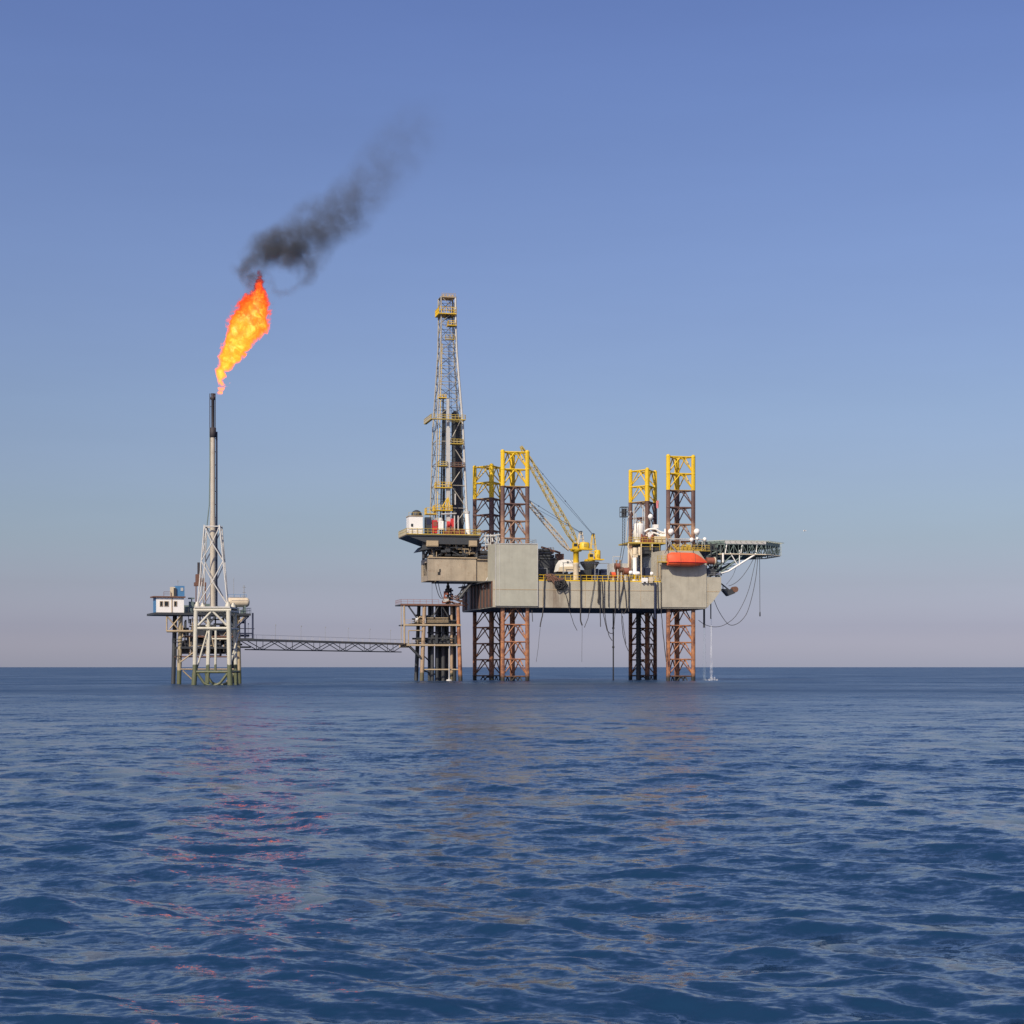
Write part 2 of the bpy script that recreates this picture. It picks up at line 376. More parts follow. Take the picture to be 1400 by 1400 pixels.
def flame_and_smoke():
    s = 365/FPX
    fl = [(301,537,4,1),(302,530,4.5,1),(303,522,5,1),(309,527,3.2,.8),(313,523,2.6,.7),(301,513,7,1),(304,505,10,1),(308,496,11,1),(313,488,14,1),(319,477,17,1),(326,466,18,1),
          (332,455,19,1),(327,443,17,1),(343,445,22,1),(352,440,17,.9),(339,430,23,1),(350,424,20,.9),(344,416,15,.9),(356,412,12,.9),(353,403,10,1),(354,394,9,1),(358,386,7.5,.9),(352,387,5,.7),(356,378,5,.8),(355,372,4,.6)]
    base = fpt(294, 540); pal = bpy.data.materials
    rnd = random.Random(3)
    bl = [(fpt(x, y, rnd.uniform(-.6, .6)), r*s*1.3, wg) for x, y, r, wg in fl]
    o = skin('flame', bl, base, .92, .45); o.location = FLR.world(base)
    m, t, out = new_mat('burning gas'); tc = t.n('ShaderNodeTexCoord'); v = tc.outputs['Object']
    p = warp(t, warp(t, v, .22, 3.4, 2), .75, 2.1, 4)
    f = blob_field(t, p, bl, base)
    cell = noise(t, p, .7, 7, .7)
    f2 = t.math('ADD', f, t.math('MULTIPLY', t.math('SUBTRACT', cell, .5), 3.0))
    sx = t.n('ShaderNodeSeparateXYZ'); t.l(v, sx.inputs[0])
    hgt = t.math('MULTIPLY', sx.outputs[2], 1/25.0)
    dens = t.math('MULTIPLY', t.math('SUBTRACT', f2, .40), 2.6, clamp=True)
    heat = t.math('SUBTRACT', f2, t.math('MULTIPLY', t.math('MULTIPLY', hgt, hgt), .92))
    heat = t.math('ADD', t.math('MULTIPLY', heat, .42), .12)
    colr = t.ramp(heat, [(.04, (.07, .004, .002)), (.18, (.50, .035, .006)), (.34, (1.0, .12, .010)), (.48, (1.0, .25, .016)), (.64, (1.0, .40, .07)), (.85, (1.0, .55, .20))])
    sig = t.math('MULTIPLY', dens, FLAME_SIGMA)
    ab = t.n('ShaderNodeVolumeAbsorption'); ab.inputs[0].default_value = (0, 0, 0, 1); t.l(sig, ab.inputs['Density'])
    em = t.n('ShaderNodeEmission'); t.l(colr, em.inputs[0]); t.l(t.math('MULTIPLY', sig, FLAME_E), em.inputs[1])
    ad = t.n('ShaderNodeAddShader'); t.l(ab.outputs[0], ad.inputs[0]); t.l(em.outputs[0], ad.inputs[1]); t.l(ad.outputs[0], out.inputs['Volume'])
    m.cycles.volume_step_rate = .12 if hasattr(m, 'cycles') else 1
    try: m.volume_intersection_method = 'ACCURATE'
    except Exception: pass
    o.data.materials.append(m); tag(o, 'yellow and orange flame burning at the flare tower tip', 'flame')
    sm = [(346,404,8,1.0),(343,392,11,1.5),(341,380,13,1.8),(338,368,12,1.3),(327,374,10,.7),(320,366,8,.5),(345,366,15,1.3),(347,352,18,.9),(354,342,18,.8),(362,336,19,.8),(372,338,19,1.1),(368,350,18,.7),(380,326,20,.7),
          (384,340,24,1.1),(396,344,22,1.15),(406,350,18,1.0),(392,332,22,.9),(412,358,17,.8),(419,372,15,.7),(424,380,11,.6),(414,388,8,.7),(404,395,7,.85),(394,400,6.5,.9),(383,402,6.5,1.0),(374,399,6.5,1.0),(370,390,7,1.0),(369,380,7,.9),(367,368,8,.55),(366,356,9,.5),
          (430,360,16,.45),(436,350,16,.4),(402,322,22,.6),(418,314,28,.65),(434,324,24,.5),(436,302,32,.48),(456,300,30,.36),(452,328,20,.25),(470,288,34,.34),(488,276,36,.28),(480,310,24,.22),(502,256,40,.20),(522,232,46,.15),(546,204,52,.11),(572,172,58,.075),(602,136,62,.045),(353,379,9,1.2),(357,366,10,.8),
          (372,414,6,.3),(374,424,5,.25)]
    base = fpt(350, 405)
    bl = [(fpt(x, y, rnd.uniform(-1.2, 1.2) - (2.2 if y > 364 and x < 350 else 0)), r*s*1.45, wg) for x, y, r, wg in sm]
    o = skin('smoke', bl, base, .98, .9); o.location = FLR.world(base)
    m, t, out = new_mat('oily smoke'); tc = t.n('ShaderNodeTexCoord'); v = tc.outputs['Object']
    p = warp(t, warp(t, v, .16, 3.0, 2), .5, 1.6, 4)
    f = blob_field(t, p, bl, base)
    n1 = t.ramp(noise(t, p, .27, 8, .66), [(.37, 0.05), (.60, 1.0)])
    d = t.math('MULTIPLY', t.math('MAXIMUM', t.math('SUBTRACT', f, .06), 0.0), n1)
    d = t.math('MULTIPLY', d, SMOKE_D)
    pv = t.n('ShaderNodeVolumePrincipled'); pv.inputs['Color'].default_value = (.26, .28, .32, 1); pv.inputs['Anisotropy'].default_value = .2
    t.l(d, pv.inputs['Density']); t.l(pv.outputs[0], out.inputs['Volume'])
    m.cycles.volume_step_rate = .15
    o.data.materials.append(m); tag(o, 'dark smoke curling up and away from the flame tip', 'smoke')
flame_and_smoke()
# ------------------------------------------------------------------ jack-up rig: hull and legs
A, Q, H = RIG.A, RIG.Q, RIG.H
DECK = H(795, 800, -1.5); KEEL = H(831, 800, -1.5); BOXTOP = H(743, 706, -1.8)
rig = thing('jack_up_rig', 'big beige drilling rig hull standing on four rusty lattice legs', 'drilling rig', (0,0,0))
aL, aR = A(674, -1.5), A(986, -1.5); D1 = 41.0
# hull: raked bow; port and starboard sides
hb = MB()
bow = [(aL, KEEL), (A(965,-1.5), KEEL), (A(975,-1.5), KEEL+2.1), (aR, H(807,985,-1.5)), (aR, H(789,985,-1.5)),
       (A(903.5,-1.5), H(789,903,-1.5)), (A(903.5,-1.5), DECK), (aL, DECK)]
hb.prism(bow, -1.5, D1)
hull = part(hb, 'hull', M['hull'], rig)
ub = MB(); ub.box(aL+.15, A(965,-1.5)-.2, -1.35, D1-.15, KEEL-.16, KEEL-.004); part(ub, 'bottom_plating', M['under'], rig)
sb = MB()
z807 = H(807, 800, -1.5)
sb.box(aL-.02, aR-.6, -1.56, -1.503, z807-.09, z807+.09)
sb.box(A(677,-1.8), A(735,-1.8), -1.85, -1.803, z807-.09, z807+.09)
for px in (742, 800, 832, 876, 939, 968): sb.box(A(px,-1.5)-.05, A(px,-1.5)+.05, -1.54, -1.503, KEEL+.3, DECK-.1)
sb.box(A(905,-1.5), A(968,-1.5), -1.56, -1.503, H(824,930,-1.5)-.06, H(824,930,-1.5)+.06)
part(sb, 'weld_seam', M['tan'], hull)
# jackhouses round the legs
J2TOP = H(753, 930, -1.75)
def jackhouse(x0, x1, d0, d1, cut=0, top=None, mat='box'):
    b = MB(); BOXTOP = top or globals()['BOXTOP']
    if cut: b.prism([(x0, KEEL+.35), (x1, KEEL+.35), (x1, BOXTOP-cut), (x1-cut*.75, BOXTOP), (x0, BOXTOP)], d0, d1)
    else: b.prism([(x0, KEEL+.35), (x1, KEEL+.35), (x1, BOXTOP), (x0, BOXTOP)], d0, d1)
    return part(b, 'jackhouse', M[mat], rig)
j1 = jackhouse(A(677.5,-1.8), A(735,-1.8), -1.8, 8.2)
j2 = jackhouse(A(905,-1.75), A(966,-1.75), -1.75, 8.2, 3.0, J2TOP, 'hull')
j3 = jackhouse(A(650,31), A(700,31), 31, 40.7)
j4 = jackhouse(A(873,31), A(904,31), 31, 40.7)
fr = MB()
for q in (0, 1):
    x0, x1 = A(677.5,-1.8), A(735,-1.8); fr.box((x0, x1)[q]-.09, (x0, x1)[q]+.09, -1.9, -1.81, KEEL+.4, BOXTOP-.05)
fr.box(A(683,-1.8)-.06, A(683,-1.8)+.06, -1.86, -1.803, KEEL+.4, BOXTOP-.3); fr.box(A(677.5,-1.8), A(735,-1.8), -1.93, -1.81, BOXTOP-.16, BOXTOP+.05)
part(fr, 'edge_strip', M['lgrey'], j1)

LEGTOP, BAY = 62.6, 4.72
def truss_leg(cs, top_label):
    """three round chords with toothed racks, bays of horizontals and inverted-V braces"""
    e = bpy.data.objects.new('truss_leg', None); COL.objects.link(e); e.parent = rig; BASE[e.name] = Vector((0,0,0))
    cen = sum((Vector((x, y, 0)) for x, y in cs), Vector())/3
    for x, y in cs:
        b = MB(); b.tube((x,y,-7), (x,y,LEGTOP+.35), .58, 12)
        v = (cen - Vector((x,y,0))).normalized(); u = Vector((-v.y, v.x, 0))
        for sgn in (1, -1):                                  # rack plates
            p = Vector((x,y,0)) + u*sgn*.62
            b.prismz([p+v*.1+u*.09, p-v*.1+u*.09, p-v*.1-u*.09, p+v*.1-u*.09], -7, LEGTOP)
        part(b, 'chord', M['leg'], e)
    z = LEGTOP
    while z > -6:
        g = MB()
        for i in range(3):
            p = Vector((*cs[i], z)); q = Vector((*cs[(i+1)%3], z)); m = (p+q)/2
            g.tube(p, q, .21, 7)
            lo = Vector((0,0,-BAY+.25))
            g.tube(m, p+lo, .17, 7); g.tube(m, q+lo, .17, 7)
            g.sphere(p, .66, 8, 5)
            n = (q-p).normalized(); w_ = Vector((0,0,1))
            g.add([m-n*.55+w_*.1, m+n*.55+w_*.1, m+n*.25-w_*.62, m-n*.25-w_*.62], [(0,1,2,3),(3,2,1,0)])
            g.tube(m, (Vector((*cs[(i+1)%3], z)) + Vector((*cs[(i+2)%3], z)))/2, .11, 5)
        part(g, 'bay_bracing', M['leg'], e)
        z -= BAY
    return e
def tri(pxl, pxr, d, apx, da): return [(A(pxl,d), d), (A(pxr,d), d), (A(apx,da), da)]
truss_leg(tri(687.2, 721.0, 0, 700.5, 6.2), '')
truss_leg(tri(913.6, 947.8, 0, 925.5, 6.2), '')
truss_leg(tri(649, 685, 39, 672, 32.8), '')
truss_leg(tri(862, 895.6, 39, 885, 32.8), '')
# deck edge: yellow guard rail and grating kerb along the near side
yb = MB(); zd = DECK
yb.rail([(A(736,-1.3),-1.3,zd), (A(903,-1.3),-1.3,zd)], 1.7, .085, 1.5); yb.box(A(736,-1.3), A(903,-1.3), -1.46, -1.36, zd+.05, zd+.4)
part(yb, 'guard_rail', M['yellow'], rig)
yb = MB(); z2 = H(789,985,-1.5); yb.rail([(A(968,-1.2),-1.2,z2), (aR-.2,-1.2,z2), (aR-.2, D1-.5, z2)], 1.2, .06, 2); part(yb, 'guard_rail', M['grey'], rig)
yb = MB(); yb.rail([(A(679,-1.5),-1.5,BOXTOP),(A(733,-1.5),-1.5,BOXTOP),(A(733,-1.5),8,BOXTOP)], 1.1, .05, 2); part(yb, 'guard_rail', M['grey'], rig)
# high frame rail of the pipe deck and its posts
pb = MB(); zr = H(770, 812, 3)
pb.tube((A(769,3),3,zr), (A(833,3),3,zr), .11, 5)
for px in (770, 790, 813.5, 832): pb.tube((A(px,3),3,zd), (A(px,3),3,zr), .13, 5)
pb.tube((A(736,1),1,H(777,740,1)), (A(748,1),1,H(777,748,1)), .1, 5); pb.tube((A(748,1),1,zd), (A(748,1),1,H(777,748,1)), .1, 5)
part(pb, 'deck_frame', M['grey'], rig)
bk = MB(); bk.box(aL-.12, aL-.02, -1.0, D1-1, KEEL+.25, DECK-.05); part(bk, 'aft_shade_plate', M['brown'], rig, 'brown plate painted as shade over the aft hull end')  # added plate: shade under the cantilever put into its brown colour
bk = MB()
for i in range(9): y_ = .5+i*4.2; bk.box(aL-.45, aL-.13, y_, y_+.3, KEEL+.3, DECK-.1)
bk.box(aL-1.6, aL-.02, 0, D1-2, DECK-.35, DECK-.06); part(bk, 'aft_stiffener', M['dark'], rig)
# dark round sponson under the aft end
cb = MB(); cb.tube((A(644.5,30),30,H(834,644,30)), (A(644.5,30),30,H(799,644,30)), 1.15, 16); part(cb, 'round_column', M['grey'], rig)
# caisson inside the far forward leg, drain pipes
cb = MB(); cb.tube((A(873,35),35,-4), (A(873,35),35,KEEL), .75, 12)
for z in np.arange(1, KEEL, 1.1): cb.tube((A(873,35),35,z), (A(873,35),35,z+.25), .84, 12)
part(cb, 'caisson', M['dark'], rig)
# anchor bolster bracket
ab = MB(); p0 = Vector((aR+.02, 4, H(791,984,4))); p1 = Vector((aR+.02, 4, H(806,984,4))); tip = Q(996, 806, 4)
ab.tube(p0, tip, .2, 6); ab.tube(p1, tip, .2, 6); ab.tube(p0, p1, .16, 6)
for k in (.35, .6): ab.tube(p0.lerp(tip,k), p1.lerp(tip,k), .12, 6)
part(ab, 'anchor_bracket', M['dark'], rig)

# ------------------------------------------------------------------ cantilever and drill floor
ct = thing('cantilever', 'beige steel cantilever jutting over the wellhead platform under the derrick', 'cantilever', (A(620,17), 17, DECK+.1))
zt, zb = H(763.5, 620, 12), H(794, 620, 12)
x0, x1 = A(588,12), A(738,12)
g = MB(); g.box(x0, A(651,12), 12, 13.4, zb, zt); g.prism([(A(651,12), zb), (A(668,12), zb), (A(676,12), zb+2.2), (x1, zb+2.2), (x1, zt-.3), (A(651,12), zt-.3)], 12.5, 13.4); part(g, 'side_girder', M['cant'], ct)
g = MB(); g.box(x0, x1, 22, 23.4, zb, zt); part(g, 'side_girder', M['cant'], ct)
# end frame with its cut-outs
g = MB(); xe = x0
g.box(xe-.5, xe-.02, 12, 23.4, zt-1.1, zt); g.box(xe-.5, xe-.02, 12, 23.4, zb, zb+1.5)
g.box(xe-.5, xe-.02, 12, 14.2, zb+1.5, zt-1.1); g.box(xe-.5, xe-.02, 21, 23.4, zb+1.5, zt-1.1)
g.add([(xe-.3,14.2,zb+1.5),(xe-.3,21,zb+1.5),(xe-.3,21,zt-1.1),(xe-.3,18.5,zt-1.1)], [(0,1,2,3),(3,2,1,0)])
part(g, 'end_frame', M['cant'], ct)
g = MB()
for x in np.linspace(x0+6, x1, 6): g.box(x-.3, x+.3, 13.42, 21.98, zb+.2, zb+1.6); g.box(x-.25, x+.25, 13.42, 21.98, zt-1.8, zt-.3)
part(g, 'cross_beam', M['dark'], ct)
g = MB(); g.box(A(600,12), A(670,12), 12.05, 23.3, zb-.32, zb-.02); part(g, 'bottom_flange', M['dark'], ct)
g = MB(); xs = A(606,12); g.box(A(598.5,11.95), A(602,11.95), 11.93, 11.99, H(786,600,12), H(782,600,12)); g.box(A(600.5,11.95), A(602.5,11.95), 11.93, 11.99, H(782,600,12), H(778,600,12)); part(g, 'hatch', M['black'], ct)
g = MB(); g.box(A(586,12)-.2, A(652,12), 11.7, 12.5, zt+.03, zt+.35); g.box(A(652,12), x1, 11.9, 12.5, zt-.25, zt-.02); part(g, 'skid_rail', M['tan'], ct)
# white bracket between the cantilever and the hull
g = MB(); ps = [Q(672, 780, 9), Q(660, 803, 9), Q(672, 803, 9)]
for i in range(3): g.tube(ps[i], ps[(i+1)%3], .16, 6)
g.tube(Q(666,791,9), Q(672,803,9), .12, 6); part(g, 'triangle_bracket', M['lgrey'], ct)

df = thing('drill_floor', 'raised drill floor with yellow railing and dark substructure below the derrick', 'drill floor', (A(615,17), 17, zt+.4))
zf = H(730.5, 610, 11)
x0f, x1f = A(556,11), A(657,11)
g = MB(); g.box(x0f, x1f, 11, 25, zf-.22, zf); part(g, 'floor_plate', M['tan'], df); g = MB(); g.box(x0f+.1, x1f-.1, 11.1, 24.9, zf-.5, zf-.225); part(g, 'floor_beam', M['dark'], df); g = MB(); g.box(x0f, x1f, 10.93, 10.99, zf-.14, zf+.1); part(g, 'toe_board', M['olive'], df)
g = MB(); g.prism([(A(557,11.2), zf-.52), (A(588,11.2), zf-2.7), (A(650,11.2), zf-2.7), (A(655,11.2), zf-.52)], 11.4, 24.5); part(g, 'underframe', M['dark'], df)
g = MB(); g.rail([(x0f,24.5,zf),(x0f,11.1,zf),(x1f,11.1,zf),(x1f,24.5,zf)], 1.5, .08, 1.5); part(g, 'guard_rail', M['olive'], df)
g = MB()
for px in (579, 593, 636, 652):
    for d in (13, 22): g.tube((A(px,d),d,zt), (A(px,d),d,zf-1), .42, 8)
for d in (13, 22):
    for p, q in ((579,593),(636,652),(593,636)): g.tube((A(p,d),d,zt+.3), (A(q,d),d,zf-2.2), .2, 6); g.tube((A(q,d),d,zt+.3), (A(p,d),d,zf-2.2), .2, 6)
part(g, 'support_post', M['dark'], df)
g = MB(); g.prism([(A(574,12.5), H(753,580,12.5)), (A(603,12.5), H(748,600,12.5)), (A(603,12.5), H(747,600,12.5)), (A(580,12.5), H(746,580,12.5))], 11.6, 23); part(g, 'lower_walkway', M['dark'], df)
for lab, (pa, pb_, ya, yb_) in (('tank', (583,599,739,747)), ('tank', (641,652,739,747))):
    g = MB(); g.box(A(pa,11.3), A(pb_,11.3), 11.0, 14, H(yb_,pa,11.3), H(ya,pa,11.3)); g.box(A(pa,11.3)+.2, A(pb_,11.3)-.2, 10.9, 10.99, H(yb_,pa,11.3)+.2, H(yb_,pa,11.3)+.4); part(g, 'tank', M['tan'], df)
rnd = random.Random(5)
g = MB(); g2 = MB()
for i in range(120):                                    # valves, beams and pipes crammed under the floor
    px = rnd.uniform(582, 656); d = rnd.uniform(12.4, 21); py = rnd.uniform(742, 762); p = Q(px, py, d); w_ = rnd.uniform(.25, .9)
    (g if i % 3 else g2).box(p.x-w_, p.x+w_*rnd.uniform(.3,1), p.y-w_*.5, p.y+w_*.5, p.z-w_*.4, p.z+w_*rnd.uniform(.3,1.3))
for i in range(110):
    p = Q(rnd.uniform(582, 658), rnd.uniform(742, 762), rnd.uniform(12, 15)); k = rnd.choice([Vector((rnd.uniform(1,4),0,0)), Vector((0,0,rnd.uniform(1,3))), Vector((rnd.uniform(-2,2),0,rnd.uniform(1,2.5)))])
    (g, g2)[i % 2].tube(p, p+k, rnd.uniform(.07,.18), 6)
g.box(A(588,20), A(652,20), 20, 20.4, zt, zf-2)
part(g, 'piping', M['dark'], df); part(g2, 'piping', M['tan'], df)
dogh = thing('driller_cabin', 'bright white cabin with dark domed roof at the left edge of the drill floor', 'cabin', (A(568,11.6), 13, zf))
g = MB(); g.box(A(559.5,11.4), A(578,11.4), 11.4, 16, zf+.02, H(706,565,11.4)); part(g, 'wall', M['white'], dogh)
g = MB(); g.box(A(559,11.3), A(578.5,11.3), 11.25, 16.1, H(706,565,11.4)+.01, H(706,565,11.4)+.25); part(g, 'roof', M['tan'], dogh)
g = MB(); c = Q(569.5, 705, 13.5); g.lathe(c, [(1.5,0),(1.45,.6),(1.1,1.15),(.5,1.5),(.05,1.6)], 14); part(g, 'roof_dome', M['dark'], dogh)
g = MB(); g.box(A(562.5,11.3)-.1, A(562.5,11.3)+.5, 11.34, 11.39, H(720,563,11.3), H(716,563,11.3)); part(g, 'window', M['glass'], dogh)
g = MB(); g.rail([(A(559,11.3),11.4,H(704.5,565,11.4)),(A(578,11.3),11.4,H(704.5,565,11.4))], .8, .05, 1.4, False); part(g, 'roof_rail', M['olive'], dogh)
def cabinet(name, lab, cat, px0, px1, py0, py1, d, dd, mat, detail='panel', dm='black'):
    x0, x1 = A(px0,d), A(px1,d); z0, z1 = H(py1,px0,d), H(py0,px0,d)
    e = thing(name, lab, cat, ((x0+x1)/2, d+dd/2, z0))
    g = MB(); g.box(x0, x1, d, d+dd, z0, z1); part(g, 'body', M[mat], e)
    g = MB(); w_ = x1-x0; h = z1-z0
    if detail == 'panel':
        g.box(x0+w_*.15, x1-w_*.15, d-.06, d-.004, z0+h*.55, z1-h*.12); part(g, 'panel', M[dm], e)
    elif detail == 'ribs':
        n = max(3, int(w_/.5))
        for i in range(n+1): g.box(x0+w_*i/n-.05, x0+w_*i/n+.05, d-.07, d-.004, z0+.06, z1-.06)
        part(g, 'ribs', M[mat], e)
    return e
cabinet('doorway_frame', 'yellow framed dark booth beside the white driller cabin', 'booth', 582, 590, 707, 729, 12.2, 2, 'dark', 'panel', 'navy')
cabinet('control_cabinet', 'tall red cabinet on the drill floor next to the dark booth', 'cabinet', 591.5, 598, 711, 729, 11.6, 1.4, 'red', 'panel', 'rust')
wm = cabinet('white_machine', 'white machine standing behind the drill floor railing', 'machine', 599, 606, 712, 724, 12, 1.6, 'white', 'ribs')
g = MB(); c = Q(602.5, 711, 12.8); g.sphere(c, .7, 10, 6); part(g, 'cap', M['lgrey'], wm)
for i, (a_, b_, y0_, lab) in enumerate([(611,615,714,'red winch drum in the centre of the drill floor'), (616.5,620.5,709,'dark red tong rack under the derrick centre')]):
    e = thing('winch' if i == 0 else 'tong_rack', lab, 'winch' if i == 0 else 'rack', Q((a_+b_)/2, 729, 12.5))
    g = MB(); g.box(A(a_,12.5), A(b_,12.5), 12.3, 13.4, zf+.02, H(720,a_,12.5)); part(g, 'base', M['rust'], e)
    g = MB(); g.tube(Q(a_, 717, 12.8), Q(b_, 717, 12.8), .9, 14) if i == 0 else [g.tube(Q(p, 720, 12.8), Q(p, y0_, 12.8), .25, 8) for p in (617, 618.6, 620.2)]
    part(g, 'drum' if i == 0 else 'post', M['red'], e)
e = thing('low_barrier', 'orange red equipment skids along the drill floor railing', 'skid', Q(625, 730, 12))
g = MB()
for p in (606, 612, 622, 630): g.box(A(p,11.6), A(p+6,11.6), 11.5, 12.2, zf+.02, zf+rnd.uniform(.9,1.6))
part(g, 'body', M['rust'], e)
e = thing('pipe_manifold', 'looped pale grey pipes between the drill floor and the big grey box', 'pipes', Q(670, 745, 10))
g = MB()
for i, (px, py, r_) in enumerate([(668,738,1.1),(673,739,1.25),(678,737,1.0)]):
    c = Q(px, py, 10); pts = [c + Vector((math.cos(t_)*r_, .25*math.sin(3*t_), math.sin(t_)*r_)) for t_ in np.linspace(-.6, 5.2, 18)]; g.hose(pts, .16, 6)
g.tube(Q(662, 733, 10), Q(684, 731, 10), .18, 6); g.tube(Q(663, 745, 10), Q(680, 745, 10), .2, 6)
for px in (664, 671, 680): g.tube(Q(px, 730, 10), Q(px, 752, 10), .14, 6)
part(g, 'pipe', M['lgrey'], e)
g = MB(); g.box(A(655,12), A(675,12), 11.5, 14.5, zt+.3, zt+.8); g.box(A(657,12), A(674,12), 12, 14.5, zt+1.5, zt+2.3); part(g, 'skid', M['dark'], e)

# ------------------------------------------------------------------ derrick
de = thing('drilling_derrick', 'tall pale lattice drilling derrick with yellow platforms', 'derrick', (A(618,17.5), 17.5, zf))
def prof(z):                                          # width of the derrick against height
    pts = [(zf, 1.0), (H(690,610,13), .915), (H(580,610,13), .765), (H(475,610,13), .475), (H(437,610,13), .43), (130, .43)]
    for (a_, b_), (c_, d_) in zip(pts, pts[1:]):
        if a_ <= z <= c_: return b_ + (d_-b_)*(z-a_)/(c_-a_)
    return 1
xa, xb = A(594.5,13), A(640.5,13); xc = (xa+xb)/2; hw = (xb-xa)/2; dc, hd = 17.5, 4.4
ztop = H(405, 613, 15)
def cx(z): return xc - .0145*(z-zf)*.0 + (A(613.3,15) - xc)*min(1, (z-zf)/(ztop-zf))*1.0
def corner(i, z):
    s = prof(z); sx_, sy_ = ((-1,-1),(1,-1),(1,1),(-1,1))[i]
    return Vector((cx(z)+sx_*hw*s, dc+sy_*hd*max(s,.5), z))
zs = list(np.linspace(zf, ztop, 25))
for i in range(4):
    g = MB()
    for z0_, z1_ in zip(zs, zs[1:]): g.tube(corner(i,z0_), corner(i,z1_), .30 if i in (1,) else .2, 8)
    if i == 1: g.tube(corner(1,zf), corner(1,H(702,640,13)), .62, 12); g.tube(corner(1,H(702,640,13)), corner(1,H(699,640,13)), .8, 12)
    part(g, 'derrick_leg', M['lgrey'] if i == 1 else M['derr'], de)
    if i == 1: g = MB(); g.tube(corner(1,zf)+Vector((0,-.03,0)), corner(1,H(702,640,13))+Vector((0,-.03,0)), .66, 12); part(g, 'leg_sleeve', M['white'], de)
g = MB(); gd = MB()
zb_ = [H(p, 612, 15) for p in (725, 695, 664, 635, 604, 570, 545, 522, 500, 480, 461, 440, 424, 405)]
for k, (z0_, z1_) in enumerate(zip(zb_, zb_[1:])):
    for i in range(4):
        j = (i+1) % 4
        g.tube(corner(i,z1_), corner(j,z1_), .1, 5)
        if i == 0 and k < 5: 
            m = (corner(i,z1_)+corner(j,z1_))/2; (g if k != 4 else g).tube(corner(1,z0_ if k%2 else z1_), (corner(i,z1_ if k%2 else z0_)+corner(j,z1_ if k%2 else z0_))/2, .13, 6)
        else:
            a_, b_ = (i, j) if k % 2 else (j, i)
            g.tube(corner(a_,z0_), corner(b_,z1_), .09, 5)
            gd.tube(corner(b_,z0_), corner(a_,z1_), .075, 5); gd.tube(corner(i,(z0_+z1_)/2), corner(j,(z0_+z1_)/2), .07, 5)
part(g, 'bracing', M['derr'], de); part(gd, 'cross_bracing', M['under'], de)
g = MB(); g.box(A(610.5,12.9), A(615.5,12.9), 12.9, 13.7, zf, H(585,612,13)); g.box(A(611,13), A(614.5,13), 13.2, 13.8, H(585,612,13)+.01, H(545,612,13)); part(g, 'guide_mast', M['lgrey'], de)
g = MB(); g.tube((A(606,16),16,zf), (A(608,16),16,H(560,606,16)), .38, 10); g.tube((A(602,16),16,zf), (A(606,16),16,H(540,606,16)), .2, 8); part(g, 'standpipe', M['dark'], de)
def platform(py, pl, pr, d0, d1, mat, name='platform', rh=1.1, rs=1.2):
    z = H(py, (pl+pr)/2, d0); g = MB(); g.box(A(pl,d0), A(pr,d0), d0, d1, z-.2, z)
    o = part(g, name, M[mat], de)
    g = MB(); g.rail([(A(pl,d0)+.1,d1,z),(A(pl,d0)+.1,d0+.1,z),(A(pr,d0)-.1,d0+.1,z),(A(pr,d0)-.1,d1,z)], rh, .075, rs)
    part(g, 'railing', M[mat], o); return o
platform(428, 600, 624.5, 14.4, 20.5, 'yellow', 'crown_platform', 1.7, .7)
platform(444, 613, 624.5, 14.3, 17, 'yellow', 'platform', 1.2, .8)
platform(463, 609, 622, 14.6, 15.4, 'olive')
mo = platform(572.5, 589.5, 637, 11.6, 12.5, 'olive', 'monkey_board', 1.2, 1.0)
zm_ = H(572.5, 613, 11.6); g = MB()
for pa_, pb2 in ((589.5, 593), (634, 637)): g.box(A(pa_,11.6), A(pb2,11.6), 12.52, 23, zm_-.2, zm_)
for k in range(7): g.box(A(618,11.6)+k*.42, A(618,11.6)+k*.42+.1, 12.52, 17.5, zm_-.15, zm_-.02)
g.rail([(A(589.6,11.6),12.6,zm_),(A(589.6,11.6),23,zm_)], 1.2, .07, 1.2); part(g, 'side_walkway', M['olive'], mo)
platform(543, 600, 611, 13.5, 16, 'yellow', 'platform', .8, 1)
platform(606, 616, 634, 12.4, 15, 'olive', 'platform', 1.2, 1)
platform(636, 600, 612, 12.4, 15, 'olive', 'platform', 1.1, 1)
platform(637, 617, 636, 12.4, 15, 'brown', 'platform', 1.0, 1)
platform(666, 596, 618, 12.2, 15, 'yellow', 'platform', 1.4, .8)
platform(697, 594, 619, 12.2, 15.5, 'yellow', 'platform', 1.3, .8)
platform(702, 583, 597, 12.2, 15.5, 'yellow', 'platform', 1.6, .8)
g = MB(); zc = ztop
g.box(A(604,15), A(623,15), 15, 19.5, zc-.3, zc)                                  # crown block and its sheaves
for i in range(4): g.tube((A(607+4.2*i,15),17,zc+.35), (A(607+4.2*i,15)+.3,17,zc+.35), .6, 12)
g.rail([(A(604,15),15,zc),(A(623,15),15,zc)], .8, .07, .7)
part(g, 'crown_block', M['tan'], de)
g = MB(); g.box(A(611,16), A(617,16), 16, 18, H(434,614,16), H(430,614,16)); g.tube(Q(614,405,17), Q(614.5,560,17), .07, 5); g.tube(Q(616,405,17), Q(617,600,17), .05, 5); g.tube(Q(613,470,16.5), Q(616,690,16.5), .06, 5)
part(g, 'hoist_line', M['navy'], de)
g = MB(); p = Q(609,700,13); tp = Q(612.5,680,13)
for px in (602, 608, 612, 617): g.tube(Q(px, 697, 12.8), tp, .14, 6)
g.tube(Q(597,728,13), Q(604.5,470,14.5), .1, 5)
for k in range(40): p = Q(597,728,13).lerp(Q(604.5,470,14.5), k/40); g.tube(p, p+Vector((.5,0,0)), .04, 4)
part(g, 'a_frame', M['yellow'], de)
